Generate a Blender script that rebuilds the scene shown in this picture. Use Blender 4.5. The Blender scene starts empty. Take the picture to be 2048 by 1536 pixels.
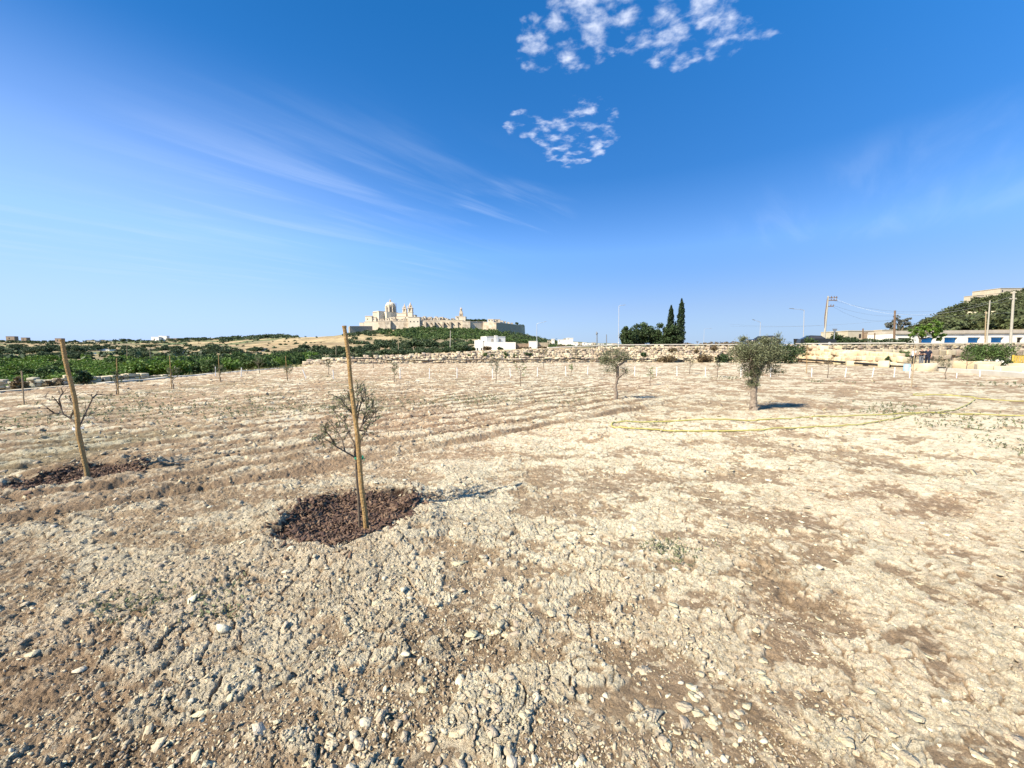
import bpy, math, random
import numpy as np
from mathutils import Vector, Matrix

S = bpy.context.scene
COL = S.collection
R = math.radians

# ------------------------------------------------------------------ camera, world, sun, exposure
FPX, HORIZ, EYE = 780.0, 700.0, 1.6            # focal length and horizon in 2048-wide pixels, eye height in metres
PITCH = math.atan((768.0 - HORIZ) / FPX)
cam_d = bpy.data.cameras.new('camera'); cam = bpy.data.objects.new('camera', cam_d); COL.objects.link(cam)
cam.location = (0, 0, EYE); cam.rotation_euler = (R(90) - PITCH, 0, 0)
cam_d.sensor_width = 36.0; cam_d.lens = 36.0 * FPX / 2048.0
cam_d.clip_start = 0.05; cam_d.clip_end = 9000.0
S.camera = cam
S.view_settings.view_transform = 'Standard'; S.view_settings.look = 'None'
S.view_settings.exposure = 1.12; S.view_settings.gamma = 1.0
S.view_settings.use_curve_mapping = False
S.cycles.max_bounces = 5; S.cycles.diffuse_bounces = 2; S.cycles.glossy_bounces = 2
S.cycles.transmission_bounces = 3; S.cycles.transparent_max_bounces = 6
S.cycles.caustics_reflective = False; S.cycles.caustics_refractive = False

SUN_ELEV, SUN_AZ = R(43), (-0.82, -0.57)        # where the sun stands: to the left, a little behind the camera
W = bpy.data.worlds.new('World'); S.world = W; W.use_nodes = True
nt = W.node_tree; nt.nodes.clear()


def N(kind, **kw):
    n = nt.nodes.new(kind)
    for k, v in kw.items():
        setattr(n, k, v)
    return n


def L(a, b):
    nt.links.new(a, b)


def M(op, a, b=None, c=None, clamp=False):
    n = N('ShaderNodeMath', operation=op); n.use_clamp = clamp
    for i, v in enumerate((a, b, c)):
        if v is None:
            continue
        if isinstance(v, (int, float)):
            n.inputs[i].default_value = v
        else:
            L(v, n.inputs[i])
    return n.outputs[0]


def MR(v, a, b, c=0.0, d=1.0, smooth=True):
    n = N('ShaderNodeMapRange'); n.interpolation_type = 'SMOOTHSTEP' if smooth else 'LINEAR'; n.clamp = True
    L(v, n.inputs[0])
    for i, q in enumerate((a, b, c, d)):
        n.inputs[i + 1].default_value = q
    return n.outputs[0]


out = N('ShaderNodeOutputWorld'); bg = N('ShaderNodeBackground'); L(bg.outputs[0], out.inputs[0])
sky = N('ShaderNodeTexSky', sky_type='NISHITA')
sky.sun_disc = False; sky.sun_elevation = SUN_ELEV; sky.sun_rotation = math.atan2(-SUN_AZ[0], SUN_AZ[1])
sky.altitude = 0; sky.air_density = 1.0; sky.dust_density = 0.35; sky.ozone_density = 2.6
tc = N('ShaderNodeTexCoord'); sep = N('ShaderNodeSeparateXYZ'); L(tc.outputs['Generated'], sep.inputs[0])
grade = N('ShaderNodeValToRGB'); L(sep.outputs[2], grade.inputs[0])           # a clearer, bluer air than the model's, by height in the sky
for i, (p_, c_) in enumerate(((0.0, (.29, .36, .56)), (.10, (.42, .49, .70)), (.23, (.50, .72, 1.0)), (.38, (.20, .56, .90)), (.62, (.115, .60, .98)))):
    e_ = grade.color_ramp.elements[i] if i < 2 else grade.color_ramp.elements.new(p_)
    e_.position = p_; e_.color = (*c_, 1)
hs = N('ShaderNodeMixRGB', blend_type='MULTIPLY'); hs.inputs[0].default_value = 1.0
L(sky.outputs[0], hs.inputs[1]); L(grade.outputs[0], hs.inputs[2])
zc = M('MAXIMUM', sep.outputs[2], 0.03)
cu, cv = M('DIVIDE', sep.outputs[0], zc), M('DIVIDE', sep.outputs[1], zc)     # a flat cloud deck high above
comb = N('ShaderNodeCombineXYZ'); L(cu, comb.inputs[0]); L(cv, comb.inputs[1])


def noise(vec, scale, detail=5.0, rough=0.55, dist=0.0, off=(0, 0, 0), rot=0.0, sc=(1, 1, 1)):
    if rot:
        m0 = N('ShaderNodeMapping'); L(vec, m0.inputs[0]); m0.inputs['Rotation'].default_value = (0, 0, rot); vec = m0.outputs[0]
    mp = N('ShaderNodeMapping'); L(vec, mp.inputs[0])
    mp.inputs['Location'].default_value = off; mp.inputs['Scale'].default_value = sc
    n = N('ShaderNodeTexNoise'); L(mp.outputs[0], n.inputs['Vector'])
    n.inputs['Scale'].default_value = scale; n.inputs['Detail'].default_value = detail
    n.inputs['Roughness'].default_value = rough; n.inputs['Distortion'].default_value = dist
    return n.outputs[0]


def blob(cx, cy, rx, ry, soft=0.55):
    a = M('DIVIDE', M('SUBTRACT', cu, cx), rx); b = M('DIVIDE', M('SUBTRACT', cv, cy), ry)
    return MR(M('SQRT', M('ADD', M('MULTIPLY', a, a), M('MULTIPLY', b, b))), 1.0, soft)


puff_mask = M('MAXIMUM', M('MAXIMUM', blob(.18, 1.37, .24, .22), blob(.40, 1.19, .42, .24)),
              M('MAXIMUM', M('MAXIMUM', blob(.56, 1.34, .34, .20), blob(.31, 1.96, .26, .40)), blob(.06, 1.83, .13, .16)))
n1 = noise(comb.outputs[0], 17.0, 6, .58, .15)
vo = N('ShaderNodeTexVoronoi', feature='SMOOTH_F1'); vo.inputs['Scale'].default_value = 11.5; vo.inputs['Smoothness'].default_value = .35
vm_ = N('ShaderNodeVectorMath', operation='ADD'); wv = N('ShaderNodeTexNoise'); wv.inputs['Scale'].default_value = 16.0; wv.inputs['Detail'].default_value = 3
vs_ = N('ShaderNodeVectorMath', operation='SCALE'); vs_.inputs['Scale'].default_value = .10; L(comb.outputs[0], wv.inputs['Vector']); L(wv.outputs['Color'], vs_.inputs[0]); L(comb.outputs[0], vm_.inputs[0]); L(vs_.outputs[0], vm_.inputs[1]); L(vm_.outputs[0], vo.inputs['Vector'])
bil = M('SUBTRACT', .92, M('MULTIPLY', vo.outputs['Distance'], 1.25))
n2 = noise(comb.outputs[0], 7.0, 2, .5, 0.0, (3.1, 1.7, 0))
cov = M('ADD', M('ADD', M('MULTIPLY', n1, .56), M('MULTIPLY', bil, .22)), M('MULTIPLY', n2, .38))
puff = MR(M('ADD', cov, M('MULTIPLY', M('SUBTRACT', puff_mask, 1.0), .30)), .47, .79)
puff = M('MULTIPLY', puff, M('ADD', M('MULTIPLY', noise(comb.outputs[0], 22.0, 2), .7), .45), clamp=True)
cir = noise(comb.outputs[0], 1.3, 5, .55, .5, (0, 0, 0), R(-49), (0.45, 2.6, 1))
cir = MR(cir, .42, .80)
cmask = M('ADD', M('ADD', M('MULTIPLY', blob(-1.15, 2.5, 1.5, 1.2, .1), .75), M('MULTIPLY', blob(.0, 3.0, .55, .7), .9)),
          M('ADD', M('MULTIPLY', blob(2.6, 2.6, 1.2, 1.6), .30), M('MULTIPLY', blob(-3.0, 4.5, 3.5, 2.6), .45)))
cir = M('MULTIPLY', M('MULTIPLY', cir, cmask), .42, clamp=True)
low = MR(sep.outputs[2], .20, .0)                                            # thin bright air low over the land
lowm = M('MULTIPLY', low, .48)


def mix(fac, a, b):
    n = N('ShaderNodeMixRGB'); L(fac, n.inputs[0])
    for i, v in ((1, a), (2, b)):
        if isinstance(v, tuple):
            n.inputs[i].default_value = (*v, 1)
        else:
            L(v, n.inputs[i])
    return n.outputs[0]


c = mix(lowm, hs.outputs[0], (2.8, 4.0, 5.9))
hazel = M('MULTIPLY', M('MULTIPLY', MR(sep.outputs[0], -.05, -.75), MR(sep.outputs[2], .54, .28)), .40)   # thin veil of high cloud to the left
c = mix(hazel, c, (2.6, 3.6, 6.0))
c = mix(cir, c, (3.4, 4.1, 5.6))
c = mix(puff, c, (4.9, 5.2, 6.0))
L(c, bg.inputs[0]); bg.inputs[1].default_value = 0.099

sun_d = bpy.data.lights.new('sun', 'SUN'); sun_d.energy = 5.0; sun_d.angle = R(0.53); sun_d.color = (1.0, .94, .82)
sun = bpy.data.objects.new('sun', sun_d); COL.objects.link(sun)
_h = math.hypot(*SUN_AZ)
SUNV = Vector((SUN_AZ[0] / _h * math.cos(SUN_ELEV), SUN_AZ[1] / _h * math.cos(SUN_ELEV), math.sin(SUN_ELEV)))
sun.rotation_euler = (-SUNV).to_track_quat('-Z', 'Y').to_euler(); sun.location = (-30, -20, 40)

# ------------------------------------------------------------------ helpers: pixels to places, noise, meshes, materials
CP, SP = math.cos(PITCH), math.sin(PITCH)


def ray(px, py):
    a, b = (px - 1024.0) / FPX, (768.0 - py) / FPX
    return a, CP + b * SP, -SP + b * CP


def at(px, py, Y):                               # the point at distance Y seen in that direction
    d = ray(px, py); s = Y / d[1]
    return Vector((d[0] * s, Y, EYE + d[2] * s))


def on(px, py, z=0.0):                           # the point of the level ground seen there
    d = ray(px, py); s = (z - EYE) / d[2]
    return Vector((d[0] * s, d[1] * s, z))


def sst(x, a, b):
    t = np.clip((x - a) / (b - a), 0, 1); return t * t * (3 - 2 * t)


def h01(ix, iy, seed):
    h = (ix.astype(np.int64) * 374761393 + iy.astype(np.int64) * 668265263 + seed * 974634777) & 0xFFFFFFFF
    h = ((h ^ (h >> 13)) * 1274126177) & 0xFFFFFFFF
    h = ((h ^ (h >> 16)) * 2246822519) & 0xFFFFFFFF
    return ((h ^ (h >> 15)) & 0xFFFFFF) / float(0x1000000)


def perlin(x, y, seed=0):
    ix, iy = np.floor(x), np.floor(y); fx, fy = x - ix, y - iy
    u, v = fx * fx * fx * (fx * (fx * 6 - 15) + 10), fy * fy * fy * (fy * (fy * 6 - 15) + 10)

    def g(ox, oy):
        a = h01(ix + ox, iy + oy, seed) * 6.2831853
        return np.cos(a) * (fx - ox) + np.sin(a) * (fy - oy)
    a = g(0, 0) * (1 - u) + g(1, 0) * u; b = g(0, 1) * (1 - u) + g(1, 1) * u
    return (a * (1 - v) + b * v) * 1.5


def fbm(x, y, o=4, seed=0, gain=.5):
    s = 0; a = 1.0; t = 0
    for k in range(o):
        s = s + a * perlin(x * 2 ** k, y * 2 ** k, seed + k * 17); t += a; a *= gain
    return s / t


def plates(x, y, cell, seed, tilt=.5):
    """cracked clods: every cell a little tilted plate; returns height (about -1..1), edge distance (0 at the crack), cell id"""
    x = x / cell; y = y / cell
    ix, iy = np.floor(x), np.floor(y)
    f1 = np.full(x.shape, 9.0); f2 = f1.copy(); hid = np.zeros(x.shape); dxx = hid.copy(); dyy = hid.copy()
    for ox in (-1, 0, 1):
        for oy in (-1, 0, 1):
            jx, jy = ix + ox, iy + oy
            a = h01(jx, jy, seed); b = h01(jx, jy, seed + 5)
            dx = x - (jx + a); dy = y - (jy + b)
            d = np.sqrt(dx * dx + dy * dy)
            m = d < f1
            f2 = np.where(m, f1, np.minimum(f2, d))
            dxx = np.where(m, dx, dxx); dyy = np.where(m, dy, dyy)
            hid = np.where(m, (a * 7.13 + b * 3.71) % 1.0, hid); f1 = np.where(m, d, f1)
    t1 = (hid * 13.7) % 1.0 - .5; t2 = (hid * 29.3) % 1.0 - .5
    return (hid - .5) * 2 + tilt * 4 * (t1 * dxx + t2 * dyy), f2 - f1, (hid * 57.1) % 1.0


def mesh_obj(name, verts, faces, mats=(), smooth=False, parent=None, midx=None):
    me = bpy.data.meshes.new(name)
    verts = np.asarray(verts, dtype=np.float32).reshape(-1, 3)
    if isinstance(faces, np.ndarray):
        k = faces.shape[1]; n = faces.shape[0]
        me.vertices.add(len(verts)); me.vertices.foreach_set('co', verts.ravel())
        me.loops.add(n * k); me.loops.foreach_set('vertex_index', faces.astype(np.int32).ravel())
        me.polygons.add(n); me.polygons.foreach_set('loop_start', np.arange(0, n * k, k, dtype=np.int32))
        me.polygons.foreach_set('loop_total', np.full(n, k, dtype=np.int32))
        me.update(calc_edges=True)
    else:
        me.from_pydata([tuple(map(float, v)) for v in verts], [], faces)
    for m in (mats if isinstance(mats, (list, tuple)) else [mats]):
        me.materials.append(m)
    if midx is not None:
        me.polygons.foreach_set('material_index', np.asarray(midx, dtype=np.int32))
    if smooth:
        me.polygons.foreach_set('use_smooth', np.ones(len(me.polygons), dtype=bool))
    o = bpy.data.objects.new(name, me); COL.objects.link(o)
    if parent is not None:
        o.parent = parent
    return o


class MB:
    """collects boxes, tubes, rings and loose faces into one mesh"""
    def __init__(s):
        s.v = []; s.f = []; s.m = []

    def add(s, vs, fs, mi=0):
        o = len(s.v); s.v += [tuple(v) for v in vs]
        for f in fs:
            s.f.append([o + i for i in f]); s.m.append(mi)

    def box(s, x0, x1, y0, y1, z0, z1, mi=0, M4=None, top=1.0):
        cx, cy = (x0 + x1) / 2, (y0 + y1) / 2
        vs = [(x, y, z0) for x, y in ((x0, y0), (x1, y0), (x1, y1), (x0, y1))]
        vs += [(cx + (x - cx) * top, cy + (y - cy) * top, z1) for x, y in ((x0, y0), (x1, y0), (x1, y1), (x0, y1))]
        if M4 is not None:
            vs = [M4 @ Vector(v) for v in vs]
        s.add(vs, [(3, 2, 1, 0), (4, 5, 6, 7), (0, 1, 5, 4), (1, 2, 6, 5), (2, 3, 7, 6), (3, 0, 4, 7)], mi)

    def prism(s, poly, z0, z1, mi=0, top=None):
        n = len(poly); top = top or poly
        vs = [(x, y, z0) for x, y in poly] + [(x, y, z1) for x, y in top]
        s.add(vs, [tuple(range(n - 1, -1, -1)), tuple(range(n, 2 * n))] + [(i, (i + 1) % n, n + (i + 1) % n, n + i) for i in range(n)], mi)

    def tube(s, pts, rad, n=7, mi=0, cap=True):
        pts = [Vector(p) for p in pts]
        if not isinstance(rad, (list, tuple)):
            rad = [rad] * len(pts)
        vs = []; ref = None
        for i, p in enumerate(pts):
            t = (pts[min(i + 1, len(pts) - 1)] - pts[max(i - 1, 0)])
            t = t.normalized() if t.length > 1e-9 else Vector((0, 0, 1))
            if ref is None:
                ref = Vector((1, 0, 0)) if abs(t.x) < .8 else Vector((0, 1, 0))
            u = (ref - t * ref.dot(t)); u = u.normalized() if u.length > 1e-6 else t.orthogonal().normalized()
            ref = u; w = t.cross(u)
            for k in range(n):
                a = 2 * math.pi * k / n
                vs.append(p + (u * math.cos(a) + w * math.sin(a)) * rad[i])
        fs = []
        for i in range(len(pts) - 1):
            for k in range(n):
                fs.append((i * n + k, i * n + (k + 1) % n, (i + 1) * n + (k + 1) % n, (i + 1) * n + k))
        if cap:
            fs.append(tuple(range(n - 1, -1, -1))); fs.append(tuple(range((len(pts) - 1) * n, len(pts) * n)))
        s.add(vs, fs, mi)

    def lathe(s, prof, cx, cy, n=12, mi=0):
        s.tube([(cx, cy, z) for r, z in prof], [max(r, 1e-3) for r, z in prof], n, mi)

    def build(s, name, mats, parent=None, smooth=False):
        o = mesh_obj(name, s.v, s.f, mats, smooth, parent, s.m)
        return o


def tag(o, label=None, cat=None, group=None, kind=None):
    if label: o['label'] = label
    if cat: o['category'] = cat
    if group: o['group'] = group
    if kind: o['kind'] = kind
    return o


def thing(name, label, cat, loc, group=None, rz=0.0):
    o = bpy.data.objects.new(name, None); COL.objects.link(o); o.empty_display_size = .3
    o.location = loc; o.rotation_euler = (0, 0, rz)
    return tag(o, label, cat, group)


def mat(name, col, rough=.85, col2=None, scale=4.0, detail=6, bump=0.0, bscale=None, spec=.3, metal=0.0, island=0.0, trans=0.0, lo=.3, hi=.7):
    m = bpy.data.materials.new(name); m.use_nodes = True
    t = m.node_tree; b = t.nodes['Principled BSDF']
    b.inputs['Roughness'].default_value = rough; b.inputs['Specular IOR Level'].default_value = spec; b.inputs['Metallic'].default_value = metal
    src = None
    if col2 is not None:
        tcn = t.nodes.new('ShaderNodeTexCoord'); nz = t.nodes.new('ShaderNodeTexNoise'); t.links.new(tcn.outputs['Object'], nz.inputs['Vector'])
        nz.inputs['Scale'].default_value = scale; nz.inputs['Detail'].default_value = detail; nz.inputs['Roughness'].default_value = .6
        rp = t.nodes.new('ShaderNodeValToRGB'); t.links.new(nz.outputs[0], rp.inputs[0])
        rp.color_ramp.elements[0].position = lo; rp.color_ramp.elements[0].color = (*col, 1)
        rp.color_ramp.elements[1].position = hi; rp.color_ramp.elements[1].color = (*col2, 1)
        src = rp.outputs[0]
    if island:
        g = t.nodes.new('ShaderNodeNewGeometry'); hv = t.nodes.new('ShaderNodeHueSaturation')
        mr = t.nodes.new('ShaderNodeMapRange'); t.links.new(g.outputs['Random Per Island'], mr.inputs[0])
        mr.inputs[3].default_value = 1 - island; mr.inputs[4].default_value = 1 + island
        t.links.new(mr.outputs[0], hv.inputs['Value'])
        mr2 = t.nodes.new('ShaderNodeMapRange'); t.links.new(g.outputs['Random Per Island'], mr2.inputs[0])
        mr2.inputs[3].default_value = .485; mr2.inputs[4].default_value = .515
        t.links.new(mr2.outputs[0], hv.inputs['Hue'])
        if src is not None:
            t.links.new(src, hv.inputs['Color'])
        else:
            hv.inputs['Color'].default_value = (*col, 1)
        src = hv.outputs[0]
    if src is not None:
        t.links.new(src, b.inputs['Base Color'])
    else:
        b.inputs['Base Color'].default_value = (*col, 1)
    if bump:
        tcn = t.nodes.new('ShaderNodeTexCoord'); nz = t.nodes.new('ShaderNodeTexNoise'); t.links.new(tcn.outputs['Object'], nz.inputs['Vector'])
        nz.inputs['Scale'].default_value = bscale or scale * 3; nz.inputs['Detail'].default_value = 5
        bp = t.nodes.new('ShaderNodeBump'); t.links.new(nz.outputs[0], bp.inputs['Height'])
        bp.inputs['Strength'].default_value = min(1, bump); bp.inputs['Distance'].default_value = .02 * max(1, bump)
        t.links.new(bp.outputs[0], b.inputs['Normal'])
    if trans:
        tr = t.nodes.new('ShaderNodeBsdfTranslucent'); mx = t.nodes.new('ShaderNodeMixShader'); mx.inputs[0].default_value = trans
        if src is not None:
            t.links.new(src, tr.inputs[0])
        else:
            tr.inputs[0].default_value = (*col, 1)
        t.links.new(b.outputs[0], mx.inputs[1]); t.links.new(tr.outputs[0], mx.inputs[2])
        t.links.new(mx.outputs[0], t.nodes['Material Output'].inputs[0])
    return m


# ------------------------------------------------------------------ the lie of the land
# heights of the countryside, given as the picture row where that ground shows, by direction (column) and distance
TPX = np.array([-700, 0, 150, 300, 450, 550, 650, 720, 760, 850, 950, 1010, 1060, 1120, 1200, 1300, 1500, 1650, 1750, 1820, 1900, 1960, 2048, 2300, 2800], float)
TY = np.array([60, 120, 200, 350, 600, 760, 870, 1000, 1300, 2600], float)
TROW = np.array([
    # 60   120  200  350  600  760  870  1000 1300 2600
    [755, 732, 716, 704, 696, 691, 688, 685, 681, 690],
    [755, 732, 716, 704, 696, 691, 688, 685, 682, 690],
    [753, 732, 716, 704, 697, 692, 689, 687, 685, 692],
    [750, 731, 716, 704, 697, 692, 688, 684, 681, 690],
    [745, 729, 716, 704, 696, 690, 685, 680, 676, 688],
    [739, 725, 713, 702, 691, 684, 680, 675, 671, 688],
    [730, 719, 709, 699, 684, 676, 673, 676, 680, 690],
    [722, 715, 708, 699, 684, 674, 669, 664, 676, 690],
    [716, 712, 707, 699, 686, 674, 661, 657, 670, 690],
    [712, 709, 706, 699, 687, 672, 658, 654, 668, 690],
    [704, 703, 702, 697, 686, 673, 659, 654, 668, 690],
    [702, 702, 701, 698, 690, 680, 667, 660, 672, 690],
    [698, 700, 700, 698, 693, 686, 677, 672, 678, 690],
    [697, 699, 699, 697, 693, 690, 687, 685, 682, 690],
    [694, 697, 697, 696, 694, 692, 690, 688, 687, 690],
    [693, 696, 696, 696, 695, 694, 693, 692, 690, 690],
    [692, 695, 696, 697, 697, 697, 697, 696, 695, 692],
    [692, 692, 693, 694, 695, 695, 695, 695, 694, 692],
    [692, 690, 686, 684, 688, 690, 690, 690, 692, 692],
    [691, 688, 676, 664, 676, 682, 686, 688, 692, 692],
    [691, 687, 658, 622, 640, 660, 672, 680, 690, 692],
    [690, 686, 645, 602, 620, 645, 660, 672, 690, 692],
    [690, 685, 632, 586, 600, 630, 650, 665, 690, 692],
    [689, 684, 620, 566, 580, 610, 640, 660, 690, 692],
    [689, 684, 615, 560, 575, 610, 640, 660, 690, 692]], float)
TZ = EYE - (TROW - HORIZ) * TY[None, :] / FPX
WX = np.array([-200, -40, -24, 14, 37, 47, 90, 300.]); WYV = np.array([60, 50, 45.5, 51, 51.5, 49.5, 49.5, 49.5])
TX = np.array([-300, -60, -30, -24, -3, 10, 20, 40, 100, 300.]); TV = np.array([-3, -2.4, -1, .35, 1.25, 1.8, 2.1, 2.2, 2.4, 2.4])
REX = np.array([20., 34, 50, 80]); REV = np.array([28.4, 32.0, 36.5, 60])        # right edge of the field: x by y


def field_left(y):
    return -19.2 - 0.05 * (y - 15)


def table_z(x, y):
    yy = np.maximum(y, 1.0)
    p = np.clip(1024 + FPX * x / yy, TPX[0], TPX[-1]); ly = np.log(np.clip(yy, TY[0], TY[-1]))
    i = np.clip(np.searchsorted(TPX, p) - 1, 0, len(TPX) - 2); lt = np.log(TY); j = np.clip(np.searchsorted(lt, ly) - 1, 0, len(TY) - 2)
    u = (p - TPX[i]) / (TPX[i + 1] - TPX[i]); v = (ly - lt[j]) / (lt[j + 1] - lt[j])
    # smooth only across directions, linear along distance
    return (TZ[i, j] * (1 - u) + TZ[i + 1, j] * u) * (1 - v) + (TZ[i, j + 1] * (1 - u) + TZ[i + 1, j + 1] * u) * v


def in_field(x, y):
    return (x > field_left(y)) & (x < np.interp(y, REX, REV)) & (y < np.interp(x, WX, WYV) - 1.2) & (y > -30)


def land(x, y):
    """height of the land without the fine relief of the soil"""
    x = np.asarray(x, float); y = np.asarray(y, float)
    r = np.hypot(x, y)
    z = np.zeros(np.broadcast(x, y).shape)
    dl = field_left(y) - x                                                    # metres beyond the left edge
    z = z - .75 * sst(dl, .2, 2.5) - 2.5 * sst(dl, 5, 36)
    T = np.interp(x, TX, TV)
    z = z + (T - z) * sst(y - np.interp(x, WX, WYV), .7, 2.6)
    far = sst(r, 62, 110) * (y > 1)
    zt = table_z(x, y)
    rough = fbm(x / 90, y / 90, 4, 3) * np.clip(r / 130, 0, 3.4)
    z = z * (1 - far) + (zt + rough) * far
    return z


def land1(x, y):
    return float(land(np.array([x]), np.array([y]))[0])


# ------------------------------------------------------------------ fine relief and colour of the soil
BASINS = []                                                                  # (x, y, radius, depth) mulched planting hollows
_b = on(705, 1036); BASINS.append((_b.x, _b.y, .60, .055))
_b = on(160, 955); BASINS.append((_b.x, _b.y, .60, .06))
ROWD = np.array([.745, .667])                                                # direction of the harrow rows
ROW0 = on(960, 876)


def soil(x, y):
    """returns relief (m) and the soil's base colour at every point"""
    r = np.hypot(x, y)
    wx = x + .05 * perlin(x * 3.1, y * 3.1, 11) + .014 * perlin(x * 17, y * 17, 12)
    wy = y + .05 * perlin(x * 3.1, y * 3.1, 13) + .014 * perlin(x * 17, y * 17, 14)
    q = (x - ROW0.x) * -ROWD[1] + (y - ROW0.y) * ROWD[0]                      # metres beyond the first furrow
    along = (x - ROW0.x) * ROWD[0] + (y - ROW0.y) * ROWD[1]
    till = sst(q + .35 * perlin(x / 2.5, y / 2.5, 21), -.15, .25) * sst(-(x - 4.5 - .12 * y) + 2 * perlin(x / 3, y / 3, 22), -3.0, 4.5)
    loose = sst(-x * 1.2 - .10 * (y - 3) + 2.2 * fbm(x / 1.5, y / 1.1, 4, 25), -.6, 3.2)  # the crumbly left side
    big = fbm(x / 2.6, y / 2.6, 3, 31)
    f = lambda s: 1 - sst(r, s * 190, s * 380)                                # drop what is finer than the sheet can carry
    n = fbm(x / .95, y / .62, 5, 41, .62) + .45 * fbm(x / 3.2, y / 2.0, 3, 42) + .05 - .14 * loose - .04 * till + .06 * sst(x, 0, 5) - .17 * sst(y, 8.5, 11.5) * (1 - till)
    n = n + .22 * perlin(wx * 3.3, wy * 4.4, 47) + .15 * perlin(wx * 8, wy * 8, 45) + .07 * perlin(wx * 21, wy * 21, 46) * f(.03)
    crust = sst(n, -.010, .012)                                                # where the pale crust still lies
    half = sst(n, -.30, .02)
    crumb = 1 - crust
    h = .075 * big * sst(r, .5, 3) + .022 * fbm(x / .6, y / .6, 3, 51)
    h = h + .013 * crust - .010 * sst(n, .05, -.45) + .008 * sst(n, .22, .25) + .005 * sst(n, -.01, .04) * sst(n, .18, .05)
    def P(cell, seed, tilt, lim=380):
        A = np.zeros_like(x); B = np.ones_like(x); C = np.full_like(x, .5); kk = r < cell * lim
        if kk.any():
            a, b, c_ = plates(wx[kk], wy[kk], cell, seed, tilt); w = f(cell)[kk]
            A[kk] = a * w; B[kk] = 1 - (1 - b) * w; C[kk] = .5 + (c_ - .5) * w
        return A, B, C
    a1, e1, i1 = P(.15, 61, .4); a2, e2, i2 = P(.066, 62, .5); a3, e3, i3 = P(.030, 63, .7); a4, e4, i4 = P(.0135, 68, .8); a0, e0, i0 = P(.42, 64, .4)
    lump = .32 + .60 * sst(fbm(x / .45, y / .45, 3, 65), -.25, .45)
    crk = sst(fbm(x * 1.7, y * 1.7, 3, 66), -.12, .25)
    smoothsoil = crumb * sst(fbm(x / .7, y / .5, 3, 69), -.05, .3) * (1 - loose) * (1 - till)
    h = h + crust * (.0042 * a1 - .022 * sst(e1, .11, 0) * crk + .0026 * a2 - .014 * sst(e2, .15, 0) * (.35 + .65 * (1 - crk)) + .0032 * a3 - .005 * sst(e3, .2, 0) + .0034 * a4)
    h = h + crumb * lump * (1 - .72 * smoothsoil) * (.006 * a1 + .0058 * a2 + .0056 * a3 + .0052 * a4 - .008 * sst(e2, .16, 0) - .006 * sst(e3, .2, 0))
    h = h + loose * (.0016 * a2 + .0032 * a3 + .003 * a4) + .008 * a0 * sst(r, 4, 10) + .008 * a1 * sst(r, 4, 9)
    # the harrowed rows: a loose ridge beside every furrow
    ph = (q + .12 * perlin(along / 1.3, q / .8, 71)) / .66
    fr = ph - np.floor(ph); ridge = np.where(fr < .30, -np.sin(fr / .30 * math.pi), .55 * np.sin((fr - .30) / .70 * math.pi))
    amp = .062 * (.5 + .7 * h01(np.floor(ph), np.floor(ph) * 0, 72)) * (.75 + .6 * perlin(along / 2.2, ph * 0 + np.floor(ph), 73))
    h = h + till * (ridge * amp + .005 * a1 + .004 * a2)
    first = sst(np.abs(q + .06 * perlin(along / .9, q, 75)), .20, .0) * sst(-(x - 4.5), -1, 1.5)
    h = h - .06 * first * sst(along, -6, -3)
    # pits and heel marks
    hp, ep, ip = plates(x + .2 * perlin(x, y, 81), y, 1.0, 82, 0)
    rag = perlin(x * 7, y * 7, 84)
    pit = (ip > .74) * sst(ep + .25 * rag, .62, .80)
    h = h - .026 * pit + pit * (.008 * a2 + .006 * a3)
    # hollows with a thrown-up rim round the staked saplings
    mul = np.zeros_like(x)
    for bx, by, br, bd in BASINS:
        d = np.hypot(x - bx, y - by) / br + .22 * perlin(x * 2.2, y * 2.2, 91) + .14 * perlin(x * 6, y * 6, 92)
        h = np.where(d < 1.6, h * (.55 + .45 * sst(d, .6, 1.1)), h)
        h = h - bd * sst(d, 1.05, .45) + .05 * sst(d, .8, 1.12) * sst(d, 1.75, 1.15) * (.6 + .8 * sst(perlin(x * 2.1, y * 2.1, 93), -.3, .4))
        mul = np.maximum(mul, sst(d + .1 * perlin(x * 20, y * 20, 94), 1.05, .90))
    # colour: pale crust over brown subsoil, greener and redder tints in places
    tone = fbm(x / 1.1, y / .8, 3, 101); fine = fbm(x / .07, y / .07, 3, 102) * f(.03) + .6 * fbm(x / .35, y / .25, 3, 103)
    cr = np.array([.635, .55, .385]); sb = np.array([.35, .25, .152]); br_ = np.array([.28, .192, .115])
    cw = crust * (1 - .40 * sst(i1 * .4 + i2 * .6, .5, .8)) + .55 * crumb * sst(i2 * .5 + i3 * .5, .56, .8) + .06 * half * crumb - .95 * crust * (sst(e1, .12, .03) * crk + .6 * sst(e2, .12, .02) * sst(crk, .8, .2) * f(.12))  # crack lines take the subsoil brown so they read dark as if shaded
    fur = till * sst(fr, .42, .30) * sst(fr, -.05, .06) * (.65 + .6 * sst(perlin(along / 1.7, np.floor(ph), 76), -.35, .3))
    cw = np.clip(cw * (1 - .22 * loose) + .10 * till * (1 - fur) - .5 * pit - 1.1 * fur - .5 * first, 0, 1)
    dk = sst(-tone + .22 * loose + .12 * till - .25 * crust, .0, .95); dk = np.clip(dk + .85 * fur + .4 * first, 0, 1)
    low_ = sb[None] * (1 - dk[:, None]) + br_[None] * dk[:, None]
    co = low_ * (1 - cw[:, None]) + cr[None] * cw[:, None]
    co = co * (1 + .18 * (i2 - .5) + .26 * (i3 - .5) + .24 * (i4 - .5) + .30 * fine + .12 * (i0 - .5))[:, None]
    co = co * (1 - .15 * sst(y, 7, 12) * sst(x, -8, 1) + .13 * cw * sst(x, -1.2, 1.5) * sst(y, 11, 7))[:, None]
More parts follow.
